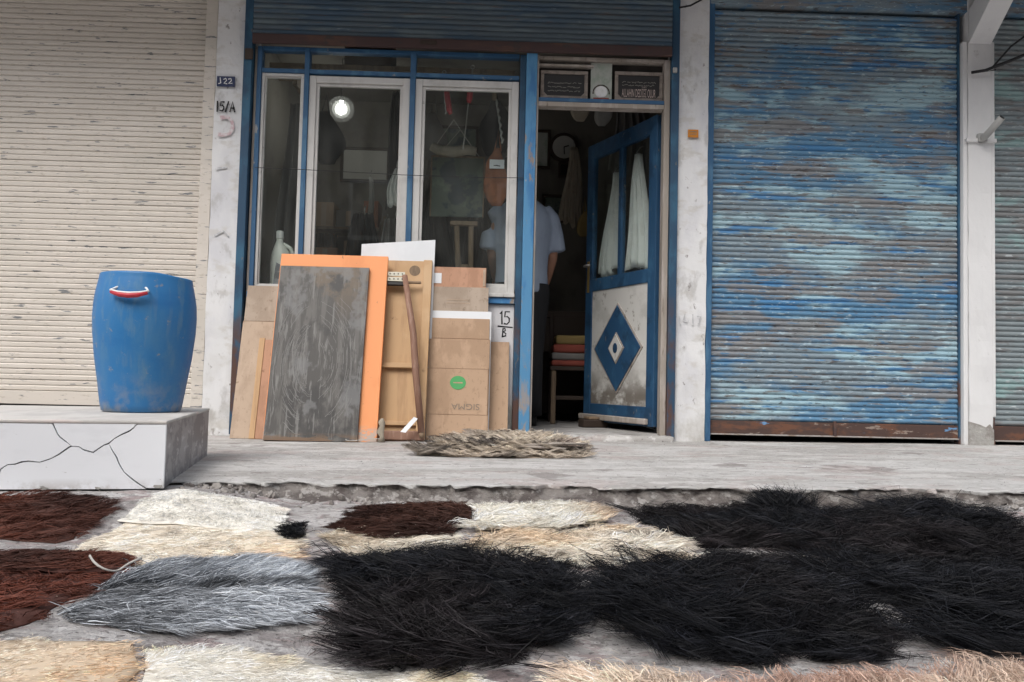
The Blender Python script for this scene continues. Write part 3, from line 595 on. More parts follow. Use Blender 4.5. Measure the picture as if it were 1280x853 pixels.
picture('black framed print on the back wall beside the round clock', .33, 2.18, .24, .34, M['card_white'])
picture('dark framed picture low on the back wall below the clock', .52, 1.72, .26, .24, M['poster'])
picture('pale framed sheet on the back wall seen through the tall pane', -1.13, 2.02, .42, .30, M['clockface'])
picture('wide dark picture on the back wall behind the hanging tools', -.35, 2.25, .36, .28, M['poster'])
# shelf unit and bench in the dark
t = thing('shelf_unit', 'tall dark wooden shelf unit against the back wall of the shop', 'shelf', (-1.25, 6.80, .046))
for z in (.3, .75, 1.15, 1.5): box('shelf', (-.33, .33, -.16, .17, z, z+.025), M['wood_in'], t)
for x in (-.355, .3315): box('side', (x, x+.024, -.165, .18, 0, 1.62), M['wood_in'], t)
t = thing('workbench', 'dark wooden workbench at the back of the shop', 'bench', (.15, 6.72, .046))
box('top', (-.75, .75, -.25, .25, .82, .87), M['wood_dk'], t)
for x in (-.70, .65):
    for y in (-.22, .17): box('leg', (x, x+.06, y, y+.05, 0, .8195), M['wood_dk'], t)
box('back_panel', (-.70, .70, .13, .16, .05, .819), M['wood_dk'], t); box('front_drawer', (-.62, .62, -.235, -.21, .55, .815), M['wood_dk'], t)
t = thing('cabinet', 'low dark cabinet under the window inside the shop', 'cabinet', (-.62, 5.85, .046))
box('carcass', (-.75, .70, -.25, .30, 0, .80), M['wood_dk'], t); box('top_board', (-.78, .73, -.27, .32, .8005, .835), M['wood_in'], t)
for x in (-.7, 0): box('cabinet_door', (x, x+.66, -.268, -.2505, .05, .76), M['wood_dk'], t)
# things hanging behind the panes
def blob(name, label, cat, c, r, m, seed, squash=.45, strap=True):
    """soft bag: bulging body narrowing to the neck it hangs from"""
    t = thing(name, label, cat, (c[0], c[1], c[2]-r[1])); n = 22; rings = []
    for k in range(13):
        q = k/12; s = math.sin(math.pi*min(1, q*.86+.06))**.6*(1-.55*q*q)
        rings.append((r[0]*.15*math.sin(q*3+seed), .01*math.sin(q*7), 2*r[1]*q, max(.012, r[0]*s), max(.01, r[0]*s*squash)))
    v, f = loft(rings, n); v = [(x*(1+.10*math.sin(z*22+seed+x*30)), y*(1+.15*math.sin(x*40+seed)), z) for x, y, z in v]
    obj('body', (v, f), m, t, True)
    if strap: obj('strap', tube([(r[0]*.15*math.sin(3+seed)-.02, 0, 2*r[1]-.02), (0, 0, 2*r[1]+.12), (.02, 0, 2*r[1]-.02)], .006, 6), m, t, True)
    return t
blob('hanging_bag', 'black bag hanging inside beside the lit bulb', 'bag', (-1.165, 5.52, 1.97), (.125, .18), M['cloth_b'], 1)
hang('hanging_jacket', 'black jacket hanging at the right of the tall pane', 'jacket', -.68, 5.62, 2.33, 1.55, .10, .19, M['cloth_b'], seed=4, amp=.04)
hang('hanging_bag', 'white carrier bag hanging below the black jacket', 'bag', -.68, 5.55, 1.78, 1.52, .05, .14, M['cloth_w'], seed=9, amp=.015)
hang('hanging_cloth', 'dark grey coat hanging behind the narrow pane', 'coat', -1.38, 5.70, 2.25, 1.15, .16, .30, M['textile_g'], seed=12, amp=.045)
hang('hanging_cloth', 'white strip of cloth dangling in the middle of the tall pane', 'cloth', -.99, 6.4, 1.92, 1.30, .03, .06, M['cloth_w'], seed=14, amp=.012)
def tool(label, x, z0, z1, m, lean=.0, y=5.33, blade=True):
    t = thing('hanging_tool', label, 'tool', (x, y, z0))
    h = z1-z0; obj('handle', tube([(0, 0, h*.02), (lean*.2, 0, h*.1), (lean*.6, 0, h*.55), (lean*.7, 0, h*.6)], [.012, .020, .020, .013], 10), m, t, True)
    obj('shank', tube([(lean*.7, 0, h*.595), (lean, 0, h)], .005, 6), M['metal'], t, True)
    obj('loop', tube([(lean+.012*math.cos(a), 0, h+.012+.012*math.sin(a)) for a in np.linspace(-1.57, 4.5, 12)], .003, 6), M['metal'], t, True)
tool('red handled tool with a chain hanging behind the pane', -.315, 2.09, 2.36, M['red'], -.05); tool('red handled tool hanging by a long white cord behind the pane', -.20, 2.17, 2.40, M['red'], .02)
t = obj('long_cord', tube([(-.205, 5.46, 2.24), (-.22, 5.46, 2.05), (-.235, 5.46, 1.90)], .0045, 6), M['wire_pale']); tag(t, 'long white cord dangling beside the red handled tools', 'cord')
t = obj('hanging_chain', tube([(-.375+.02*k/10+.004*math.sin(k*3), 5.47, 2.34-.02*k) for k in range(11)], [.004+.003*(k % 2) for k in range(11)], 6), M['metal']); tag(t, 'thin bright chain hanging at the left of the red tools', 'chain')
t = obj('hanging_chain', tube([(-.02+.05*k/12+.005*math.sin(k*3), 5.50, 2.26-.025*k) for k in range(13)], [.006+.004*(k % 2) for k in range(13)], 6), M['metal']); tag(t, 'beaded chain hanging above the rust coloured sack', 'chain')
t = thing('rolled_hide', 'rolled pale hide hung behind the pane below the red tools', 'roll', (-.31, 5.62, 1.93)); obj('roll', tube([(-.15, 0, .03), (-.1, 0, .005), (0, 0, -.005), (.10, 0, .012), (.16, 0, .0)], [.030, .036, .038, .036, .03], 12), M['cloth_t'], t, True)
obj('cord', tube([(-.12, 0, .035), (0, 0, .22), (.13, 0, .03)], .003, 6), M['wire_pale'], t)
t = thing('poster_board', 'framed greenish poster hanging in the middle of the right pane', 'poster', (-.27, 5.75, 1.50))
box('board', (-.19, .17, 0, .012, 0, .42), M['poster'], t, .002)
for c in ((-.20, -.1905, 0, .43), (.1705, .18, 0, .43)): box('frame_bar', (c[0], c[1], -.008, .014, c[2], c[3]), M['wood_in'], t, .002)
box('frame_bar', (-.1902, .1702, -.008, .014, .4205, .432), M['wood_in'], t, .002); obj('cord', tube([(-.15, 0, .43), (0, 0, .62), (.14, 0, .43)], .003, 6), M['wire_pale'], t)
blob('hanging_sack', 'rust coloured cloth sack hanging by the right edge of the window', 'sack', (0, 5.58, 1.75), (.095, .20), M['orange_sack'], 3)
t = thing('price_tag', 'small white tag pinned on the rust coloured sack', 'tag', (-.005, 5.515, 1.79)); box('tag', (-.05, .05, 0, .003, 0, .062), M['paper'], t, .001); obj('lettering', strokes([[(-.02, .02), (.0, .022)], [(.004, .02), (.02, .018)]], .006, -.0003, .0004), M['black'], t)
box('pin', (-.004, .004, .0032, .05, .028, .034), M['metal'], t, 0)
blob('hanging_sack', 'dark bulging sack hanging high behind the right pane', 'sack', (-.03, 5.78, 2.15), (.14, .2), M['cloth_b'], 6)
blob('hanging_sack', 'grey fleece bundle hanging at the left of the right pane', 'sack', (-.46, 5.80, 2.08), (.10, .18), M['textile_g'], 8)
t = thing('wooden_trestle', 'small wooden trestle standing on the cabinet behind the right pane', 'trestle', (-.22, 5.70, .883))
box('bar', (-.10, .09, -.025, .025, .545, .575), M['wood_in'], t)
for x, lx in ((-.055, -.02), (.045, .055)):
    obj('leg', tube([(lx, -.01, 0), (x, 0, .5445)], .018, 8), M['wood_in'], t)
box('stretcher', (-.035, .05, -.008, .008, .25, .275), M['wood_in'], t)
t = thing('storage_box', 'dark box on a ledge behind the middle transom pane', 'box', (-.93, 5.60, 2.46)); box('body', (-.12, .20, -.12, .12, 0, .16), M['wood_dk'], t, .006); box('lid', (-.125, .205, -.125, .125, .1605, .185), M['wood_in'], t, .004)
t = thing('ledge', 'wooden ledge over the window inside the shop', 'shelf', (-.7, 5.62, 2.425)); box('board', (-.85, .80, -.14, .12, .0, .034), M['wood_in'], t)
for x in (-.7, .65): box('bracket', (x, x+.03, -.10, .10, -.10, -.0005), M['wood_in'], t)
# jug and jar on the inner sill
t = thing('plastic_jug', 'white plastic detergent jug with a handle in the narrow window', 'jug', (-1.385, 5.34, .883))
sc = [(0, 0, 0, .060, .045), (0, 0, .02, .068, .05), (0, 0, .20, .070, .05), (-.004, 0, .27, .058, .044), (-.012, 0, .32, .032, .03), (-.014, 0, .345, .022, .022), (-.014, 0, .36, .022, .022)]
v, f = loft(sc, 20); obj('body', (v, f), M['jug'], t, True); v, f = lathe([(.025, .361), (.025, .405), (.02, .41)], 16); obj('cap', ([(x-.014, y, z) for x, y, z in v], f), M['white_pl'], t)
obj('handle', tube([(.012, 0, .325), (.055, 0, .30), (.078, 0, .25), (.082, 0, .19), (.066, 0, .16)], .013, 10), M['jug'], t, True)
obj('label_print', prism([(-.035, .06), (.03, .04), (.035, .17), (-.02, .20)], -.052, -.0495), M['marble_g'], t)
t = thing('glass_jar', 'empty glass jar on the sill beside the white jug', 'jar', (-1.165, 5.35, .883)); v, f = lathe([(.05, 0), (.054, .01), (.054, .16), (.04, .19), (.038, .21)], 24, True, False); obj('body', (v, f), M['jar'], t, True); v, f = lathe([(.041, .2105), (.041, .23)], 20); obj('lid', (v, f), M['metal'], t)
t = thing('inner_sill', 'wooden inner sill shelf behind the shop window', 'shelf', (-.7, 5.36, .84)); box('board', (-.85, .80, -.12, .10, .0, .040), M['wood_in'], t)
for x in (-.6, .6): box('bracket', (x, x+.03, -.055, .08, -.12, -.0005), M['wood_in'], t)
# hangings around the open door
hang('hanging_fleece', 'pale shaggy fleece hanging beside the free edge of the door', 'fleece', .60, 6.45, 2.22, 1.60, .06, .20, M['cloth_t'], seed=21, amp=.03)
blob('hanging_sack', 'olive green bag hanging under the pale fleece by the door', 'bag', (.69, 6.4, 1.60), (.07, .10), M['textile_y'], 5)
hang('hanging_coat', 'long white coat hanging behind the hinge side door pane', 'coat', .968, 5.56, 1.93, 1.14, .05, .33, M['cloth_w2'], rz=ang+math.pi, seed=31, amp=.028)
hang('hanging_coat', 'grey white coat hanging behind the free side door pane', 'coat', .835, 5.86, 1.86, 1.14, .06, .24, M['cloth_w2'], rz=ang+math.pi, seed=33, amp=.028, sway=.05)
hang('hanging_cloth', 'crumpled dark cloth hung high in the corner behind the door', 'cloth', 1.00, 6.2, 2.45, 1.95, .2, .3, M['textile_g'], seed=35, amp=.05)
for k, x in enumerate((.62, .80, .98)): blob('hanging_bundle', ['brownish bundle hung from the ceiling inside the door', 'pale bundle hung from the ceiling behind the door top', 'dark bundle hung from the ceiling by the hinge side'][k], 'bundle', (x, 6.1+.1*k, 2.45), (.08, .13), [M['cloth_t'], M['cloth_w'], M['cloth_b']][k], 10+k)
# chair with folded textiles
t = thing('wooden_chair', 'old dark wooden chair just inside the open door', 'chair', (.63, 6.32, .046))
box('seat', (-.20, .20, -.18, .18, .40, .43), M['wood_dk'], t)
for x in (-.19, .15):
    for y in (-.17, .13): box('leg', (x, x+.035, y, y+.035, 0, .3995), M['wood_in'] if y < 0 and x < 0 else M['wood_dk'], t)
box('stretcher', (-.155, .1495, -.165, -.145, .18, .21), M['wood_dk'], t)
for x in (-.19, .155): box('back_post', (x, x+.03, .145, .178, .4305, .85), M['wood_dk'], t)
box('backrest', (-.1595, .1545, .15, .17, .68, .82), M['wood_dk'], t)
zc = .046+.431
for k, (m, l, w_) in enumerate((('textile_r', 'folded red rug lowest in the pile on the dark chair', .19), ('textile_g', 'folded grey blanket in the pile on the dark chair', .2), ('textile_r', 'thin folded red cloth in the middle of the pile on the chair', .18), ('textile_y', 'folded mustard cloth on top of the pile on the chair', .17))):
    bm = bmesh.new(); addbox(bm, -w_, w_, -.15, .13, 0, .045+.008*k, .016)
    bmesh.ops.subdivide_edges(bm, edges=bm.edges[:], cuts=2, use_grid_fill=True)
    for q in bm.verts: q.co.z += .006*fbm(q.co.x, q.co.y, 9, k) if q.co.z > .02 else 0
    o = bmlink('folded_textile', bm, M[m], None, True, (.63+.01*(k % 2), 6.31, zc)); tag(o, l, 'textile', 'folded textiles on the chair'); zc += .047+.008*k
# ---------------- person
P_ = thing('person', 'person in a grey blue short sleeved shirt standing with back turned in the doorway', 'person', (.19, 5.85, .046), .12)
def skinned(name, joints, edges, m, parent, sub=2):
    me = bpy.data.meshes.new(name); me.from_pydata([j[:3] for j in joints], edges, []); me.materials.append(m)
    o = bpy.data.objects.new(name, me); COL.objects.link(o); o.parent = parent
    o.modifiers.new('Skin', 'SKIN').use_smooth_shade = True
    ly = me.skin_vertices[0].data if me.skin_vertices else None
    for i, j in enumerate(joints): ly[i].radius = (j[3], j[4] if len(j) > 4 else j[3])
    ly[0].use_root = True
    s = o.modifiers.new('Sub', 'SUBSURF'); s.levels = sub; s.render_levels = sub; return o
J = [(0, 0, .98, .13, .10), (0, .01, 1.20, .13, .10), (0, .0, 1.42, .15, .11), (0, .0, 1.56, .07, .06), (0, .03, 1.64, .055, .055), (0, .06, 1.72, .08, .095), (0, .075, 1.80, .085, .105), (0, .06, 1.87, .06, .075),
     (-.20, .0, 1.49, .062), (-.255, .01, 1.22, .045), (-.20, .20, 1.08, .034), (-.175, .27, 1.06, .026), (.20, .0, 1.49, .062), (.265, .0, 1.22, .045), (.245, .16, 1.05, .034), (.235, .22, 1.02, .026),
     (-.10, 0, .90, .095), (-.105, .02, .50, .062), (-.11, -.01, .08, .042), (-.115, .13, .035, .035), (.10, 0, .90, .095), (.105, .02, .50, .062), (.115, -.01, .08, .042), (.12, .13, .035, .035)]
Ed = [(0, 1), (1, 2), (2, 3), (3, 4), (4, 5), (5, 6), (6, 7), (2, 8), (8, 9), (9, 10), (10, 11), (2, 12), (12, 13), (13, 14), (14, 15), (0, 16), (16, 17), (17, 18), (18, 19), (0, 20), (20, 21), (21, 22), (22, 23)]
for s, wr, base in ((-1, 11, (-.175, .27, 1.06)), (1, 15, (.235, .22, 1.02))):      # five fingers each
    for k in range(5):
        dx = (k-2)*.017
        a = (base[0]+dx, base[1]+(.05 if k else .01), base[2]-(.0 if k else .01), .011); L_ = [.05, .07, .078, .072, .056][k]
        if k == 0: a = (base[0]-s*.035, base[1]+.015, base[2]-.01, .012)
        b_ = (a[0]-(s*.01 if k == 0 else 0), a[1]+L_*.6, a[2]-L_*.35, .009); c_ = (b_[0], b_[1]+L_*.2, b_[2]-L_*.4, .007)
        n0 = len(J); J += [a, b_, c_]; Ed += [(wr, n0), (n0, n0+1), (n0+1, n0+2)]
body = skinned('body', J, Ed, M['skin_tone'], P_)
v, f = loft([(0, .055, 1.74, .085, .10), (0, .05, 1.79, .096, .115), (0, .055, 1.85, .092, .112), (0, .06, 1.90, .070, .085), (0, .06, 1.925, .03, .04)], 24); obj('hair', (v, f), M['hair'], P_, True)
for s in (-1, 1): obj('ear', loft([(s*.092, .07, 1.745, .010, .016), (s*.098, .065, 1.775, .013, .022), (s*.095, .065, 1.80, .009, .016)], 10), M['skin_tone'], P_, True)
obj('nose', loft([(0, .165, 1.75, .014, .018), (0, .168, 1.765, .015, .02), (0, .16, 1.80, .008, .012)], 10), M['skin_tone'], P_, True)
sh = loft([(.0, .0, .935, .225, .165), (0, 0, .96, .225, .165), (.0, .0, 1.10, .215, .16), (0, -.01, 1.25, .222, .165), (0, -.02, 1.40, .245, .165), (0, -.015, 1.50, .235, .145), (0, -.005, 1.57, .175, .115), (0, .005, 1.615, .10, .085), (0, .012, 1.635, .075, .070)], 32)
sl_ = tube([(-.17, -.01, 1.54), (-.235, 0, 1.47), (-.27, .01, 1.35), (-.285, .015, 1.24)], [.065, .078, .074, .078], 16); sr_ = tube([(.17, -.01, 1.54), (.235, 0, 1.47), (.275, .0, 1.35), (.292, .0, 1.24)], [.065, .078, .074, .078], 16)
o = obj('shirt', join(sh, sl_, sr_), M['shirt'], P_, True)
P_.scale = (.86, .9, 1)
rm = o.modifiers.new('Remesh', 'REMESH'); rm.mode = 'VOXEL'; rm.voxel_size = .014; rm.use_smooth_shade = True
sm = o.modifiers.new('Smooth', 'SMOOTH'); sm.iterations = 5
tr = [loft([(s*.115, 0, 1.0, .12, .135), (s*.112, .0, .90, .125, .14), (s*.11, .015, .70, .105, .115), (s*.11, .02, .5, .09, .10), (s*.112, .0, .2, .08, .09), (s*.115, 0, .07, .08, .095)], 18) for s in (-1, 1)]
obj('trousers', join(*tr), M['trousers'], P_, True)
for s in (-1, 1): obj('shoe', loft([(s*.115, .05, 0, .045, .13), (s*.115, .05, .03, .047, .135), (s*.115, .03, .065, .042, .10), (s*.115, 0, .09, .038, .06)], 16), M['black'], P_, True)

# ================================================================== PLATFORM, BARREL
th = R(12); Bx = thing('masonry_platform', 'low masonry platform clad in cracked white and grey marble slabs', 'platform', (-1.075, 2.765, -.022), th)
XL, DP, ZT = -.86, 1.12, .222
box('core', (XL+.004, -.019, .019, DP-.004, -.02, ZT-.016), M['mortar'], Bx, 0)
tp = box('top_slab', (XL-.002, .003, -.002, DP+.002, ZT-.012, ZT), M['slab'], Bx, .004)
def lx(zx): return (zx-808)/798*.54
def lz(zy): return (ZT-.0125)-(zy-333)/(637-333)*(ZT-.0125)
A_ = [(lx(a), lz(b)) for a, b in [(302, 333), (312, 352), (325, 380), (338, 398), (362, 415), (387, 438)]]
BL = [(lx(a), lz(b)) for a, b in [(80, 637), (78, 600), (90, 545), (118, 524), (150, 522), (175, 512), (205, 508), (255, 513), (300, 497), (335, 477), (360, 457), (387, 438)]]
BR = [(lx(a), lz(b)) for a, b in [(387, 438), (420, 440), (445, 456), (485, 467), (512, 446), (530, 433), (552, 424)]]
BR2 = [(lx(a), lz(b)) for a, b in [(552, 424), (575, 402), (605, 383), (640, 366), (660, 350), (672, 333)]]
C_ = [(lx(a), lz(b)) for a, b in [(552, 424), (568, 455), (590, 490), (602, 520), (625, 558), (655, 585), (690, 612), (728, 637)]]
def off(l, dd):
    r_ = []
    for k, p in enumerate(l):
        t_ = Vector(l[min(k+1, len(l)-1)])-Vector(l[max(k-1, 0)]); t_.normalize()
        w_ = dd*(.55+.5*abs(math.sin(k*1.7+p[0]*31)))
        r_.append((p[0]-t_.y*w_, p[1]+t_.x*w_))
    return r_
g_ = .0022; x0, x1, zt_, zb_ = -.54, -.0005, lz(333), 0
shards = [[(x0, zb_)]+off(BL, g_)[:-1]+[(BL[-1][0]-g_, BL[-1][1]+g_)]+off(A_, -g_)[::-1][1:]+[(x0, zt_)],
          off(A_, g_)+off(BR, g_)[1:]+off(BR2, g_)[1:],
          off(BR2, -g_)+[(x1, zt_), (x1, zb_)]+off(C_, g_)[::-1][:-1],
          off(BL, -g_)+off(BR, -g_)[1:]+off(C_, -g_)[1:]]
for k, sd_ in enumerate(shards): obj('front_slab', prism(sd_, -.0, .0185), M['marble_w'], Bx)
for k, (cx_, cz_, r_) in enumerate(((-.018, .006, .014), (-.20, .002, .009), (-.36, .003, .012))):   # mortar crumbs where the slabs have chipped
    obj('mortar_chip', ([(cx_+r_*math.cos(a_)*(1+.4*math.sin(a_*3+k)), y_, cz_+r_*.55*math.sin(a_)*(1+.3*math.cos(a_*2+k))) for y_ in (-.0018, .004) for a_ in np.linspace(0, 5.5, 8)], [tuple(range(7, -1, -1)), tuple(range(8, 16))]+[(i_, (i_+1) % 8, (i_+1) % 8+8, i_+8) for i_ in range(8)]), M['bare'], Bx)
box('front_slab', (XL, -.5425, .0005, .018, 0, ZT-.0125), M['marble_g'], Bx, .001)
box('side_slab', (-.0185, .0, .0190, .86, 0, ZT-.0125), M['marble_g'], Bx, .001); box('side_slab', (-.0185, -.0005, .862, DP, 0, ZT-.0125), M['marble_g'], Bx, .001); box('side_slab', (XL, XL+.018, .0185, DP, 0, ZT-.0125), M['marble_g'], Bx, .001)
br = thing('plastic_barrel', 'open blue plastic barrel with red and white handle on the marble platform', 'barrel', (-1.415, 3.375, .2005), .15)
pr = [(.150, .0), (.160, .006), (.166, .03), (.180, .12), (.197, .22), (.208, .32), (.2105, .38), (.208, .43), (.203, .47), (.197, .50), (.192, .522), (.189, .536), (.1885, .541), (.187, .547), (.183, .549), (.179, .546), (.180, .50), (.198, .40), (.185, .2), (.15, .03), (.1, .012)]
v, f = lathe(pr, 64, True, True)
v = [(.925*x*(1+.006*math.sin(3*math.atan2(y, x)+z*5)), .925*y*(1+.006*math.cos(2*math.atan2(y, x)+z*7)), z-(.009*smooth(.06, .17, x) if z > .45 else 0)) for x, y, z in v]
obj('body', (v, f), M['barrel'], br, True)
def bhandle(a):
    e = bpy.data.objects.new('handle', None); c = lambda w_, r_, z: ((r_-.0145)*math.sin(w_), -(r_-.0145)*math.cos(w_), z)
    arm = .30
    h = obj('handle', tube([c(a-arm*.62, .182, .494), c(a-arm*1.0, .200, .500-.018), c(a-arm*1.12, .2245, .470), c(a-arm*.6, .2275, .462), c(a, .2285, .459), c(a+arm*.6, .2275, .462), c(a+arm*1.12, .2245, .470), c(a+arm, .200, .482), c(a+arm*.62, .182, .494)], .0048, 8), M['white_pl'], br, True)
    obj('grip', tube([c(a-arm*1.08, .227, .462), c(a-arm*.5, .2285, .452), c(a, .229, .449), c(a+arm*.5, .2285, .452), c(a+arm*1.08, .227, .462)], [.006, .0095, .010, .0095, .006], 10), M['red'], h, True)
    bpy.data.objects.remove(e)
bhandle(-.06); bhandle(math.pi-.06)

# ================================================================== LEANING BOARDS
def leaning(name, label, cat, x, yb, yt, h, **k):
    a = math.atan2(yt-yb, h); return thing(name, label, cat, (x, yb, pav_z(x)+.002), 0, -a, **k)
t = leaning('orange_board', 'orange painted board leaning behind the scratched dark sheet', 'board', -.98, 4.76, 5.03, 1.12); box('board', (-.325, .325, 0, .030, 0, 1.145), M['orange'], t, .003)
t = leaning('dark_sheet', 'scratched dark grey sheet leaning on the orange board', 'board', -1.028, 4.742, 5.01, 1.12); box('sheet', (-.267, .267, -.006, .012, 0, 1.062), M['board_dark'], t, .002)
rng = random.Random(5); ls = []
for k in range(190):                                  # scraping marks that sweep round in arcs
    rr = rng.uniform(.07, .25); a0 = rng.choice([rng.uniform(-1.3, .9), rng.uniform(1.9, 4.2)]); da = rng.uniform(.15, .6); cx_ = rng.gauss(-.02, .015)
    l = [(cx_+rr*math.cos(a0+da*q), .46+rr*1.75*math.sin(a0+da*q)+.004*math.sin(q*7)) for q in np.linspace(0, 1, 8)]
    if all(abs(p[0]) < .255 and .02 < p[1] < 1.0 for p in l): ls.append(l)
obj('scratches', strokes(ls, .0013, -.0064, .0003), M['scratch'], t)['kind'] = 'stuff'
t = leaning('flat_carton', 'tall creased cardboard sheet leaning beside the left pillar', 'cardboard', -1.43, 4.89, 5.12, .92); box('upper_flap', (-.098, .098, .001, .008, .725, .955), M['card4'], t, .001); box('sheet', (-.102, .100, 0, .008, 0, .722), M['card2'], t, .001); box('fold', (-.10, .098, .003, .007, .7215, .7255), M['card_edge'], t, 0)
t = leaning('wood_strip', 'narrow orange brown wooden strip leaning on the creased cardboard', 'wood strip', -1.37, 4.868, 5.02, .60)
box('strip', (-.043, -.010, -.008, .004, 0, .615), M['board_wood'], t, .002); box('strip', (-.0095, .038, -.004, .005, 0, .605), M['card3'], t, .002)
t = leaning('wooden_door_leaf', 'wooden panel with a middle batten leaning right of the orange board', 'panel', -.527, 4.86, 5.10, 1.10); bw_ = 1.125
box('back_board', (-.137, .137, .010, .024, 0, bw_), M['board_wood'], t, .002); box('edge_strip', (.085, .137, -.012, .0095, 0, bw_), M['board_wood'], t, .003)
box('batten', (-.137, .0845, -.022, .0095, .435, .465), M['board_wood'], t, .003); box('batten', (-.137, .0845, -.012, .0095, .09, .115), M['board_wood'], t, .003); box('foot_rail', (-.137, .137, -.035, -.0125, 0, .055), M['stick'], t, .006)
obj('knot', disc(.034, -.0095, -.0088), M['wood_in'], t, False, (.03, 0, 1.06))
t2 = leaning('hinge_block', 'two pale hinge plates on a dark block atop the wooden stick', 'hinge', -.60, 4.83, 5.055, 1.10)
box('block', (-.058, .062, -.006, .022, .952, .985), M['plaque'], t2, .003)
for z in (.975, 1.008):
    hp = box('hinge_plate', (-.055, .05, -.012, -.0065, z, z+.026), M['hinge'], t2, .001)
    for k in range(4): obj('screw', disc(.0045, .0125, .014, 8), M['wood_dk'], hp, False, (-.04+.025*k, 0, z+.013))
box('spindle', (.0625, .15, .0, .018, .968, .982), M['wood_in'], t2, .004)
t = thing('wooden_stick', 'brown wooden stick leaning diagonally across the wooden panel', 'stick', (-.402, 4.795, pav_z(-.4)+.055))
obj('shaft', tube([(0, -.0, 0), (-.05, .07, .35), (-.075, .115, .58), (-.145, .195, .935)], [.020, .021, .0205, .017], 10), M['stick'], t, True); obj('tip', tube([(.003, -.005, -.03), (0, 0, .001)], [.012, .018], 10), M['wood_in'], t, True)
t = thing('rag_strip', 'torn strip of pale paper stuck at the foot of the stick', 'paper', (-.46, 4.765, pav_z(-.46)+.06), 0); obj('strip', ([(-.06, 0, 0), (-.03, -.004, -.004), (.035, .012, .075), (.012, .016, .085), (-.06, .006, .002), (-.03, .002, -.002), (.035, .018, .077), (.012, .022, .087)], [(0, 1, 2, 3), (7, 6, 5, 4), (0, 4, 5, 1), (1, 5, 6, 2), (2, 6, 7, 3), (3, 7, 4, 0)]), M['paper'], t)
t = thing('rag', 'crumpled grey rag tied beside the foot of the orange board', 'rag', (-.628, 4.745, pav_z(-.63)+.002)); v, f = loft([(0, 0, 0, .022, .016), (.006, 0, .03, .014, .012), (-.004, 0, .06, .020, .014), (.004, 0, .09, .012, .010), (0, 0, .115, .020, .013), (.004, 0, .135, .006, .005)], 14); obj('cloth', ([(x*(1+.25*math.sin(z*160+y*200)), y, z) for x, y, z in v], f), M['cloth_t'], t, True)
obj('loop', tube([(-.10+.10*math.cos(a)*1.0, -.005, .012+.008*math.sin(a*2)) for a in np.linspace(0, 3.1, 10)], .003, 6), M['wire_pale'], t)
t = leaning('white_board', 'plain white board leaning behind the wooden panel', 'board', -.60, 4.98, 5.125, 1.2); obj('board', prism([(-.235, 0), (.22, 0), (.222, 1.245), (-.235, 1.205)], .0, .006), M['paper'], t)
# flattened cartons, front to back
def carton(label, x0, x1, h, yb, yt, m, folds=(), tilt=0):
    t = leaning('flat_carton', label, 'carton', (x0+x1)/2, yb, yt, h, group='flattened cartons'); w_ = (x1-x0)/2; a = 0
    for k, z in enumerate(list(folds)+[h]):
        bm = bmesh.new(); addbox(bm, -w_+.003*math.sin(k*2+x0*9), w_-.003*math.cos(k*3+x0*7), .0006*k, .008, a, z-.002, .0012)
        bmlink('flap', bm, m, t)
        if z != h: box('fold', (-w_+.003, w_-.003, .003, .0072, z-.0023, z+.0003), M['card_edge'], t, 0)
        a = z
    return t
c4 = carton('front flattened carton with green round print and upside down SIGMA lettering', -.392, -.024, .618, 4.955, 5.045, M['card1'], (.155, .435))
def print_on(par, me_or_vf, m, x, z, rot=0., y=-.0012, nm='lettering'):
    o = link(nm, me_or_vf, m, par, loc=(x, y, z)); o.rotation_euler = (R(90), R(rot), 0); return o
tm = text_mesh('SIGMA', .052); print_on(c4, tm, M['ink_brown'], .05, .205, 180).scale = (1.15, 1, 1)
obj('green_print', ([( x*1.15, y, z) for x, y, z in disc(.042, 0, .0006, 24)[0]], disc(.042, 0, .0006, 24)[1]), M['green'], c4, False, (0, -.0006, .348))
obj('print_line', strokes([[(-.025, .348), (.025, .348)]], .008, -.0014, .0004), M['card1'], c4)
carton('reddish flattened carton standing behind the SIGMA carton', -.392, -.022, .748, 4.978, 5.072, M['card1'], (.62,)); 
c_ = leaning('white_board', 'narrow white sheet edge showing between two cartons', 'sheet', -.205, 4.992, 5.086, .78); box('sheet', (-.19, .19, 0, .004, 0, .792), M['paper'], c_, .001)
c2 = carton('pale flattened carton with faded print behind the white sheet', -.392, -.034, .945, 5.002, 5.104, M['card4'], (.78,)); obj('faded_print', strokes([[(-.08, .84), (-.02, .842), (.06, .84)], [(-.08, .862), (.05, .86)]], .006, -.0004, .0004), M['card2'], c2)
c1 = carton('tallest flattened carton with a white label patch at the back', -.396, -.052, 1.072, 5.020, 5.130, M['card3'], (.93,)); box('label_patch', (-.165, -.108, -.0016, -.0008, .965, 1.03), M['paper'], c1, 0); box('torn_edge', (.15, .166, -.003, .006, .95, 1.06), M['card2'], c1, .003)
carton('narrow flattened carton beside the painted 15/B on the wall', -.06, .103, .612, 5.06, 5.155, M['card1'], ())

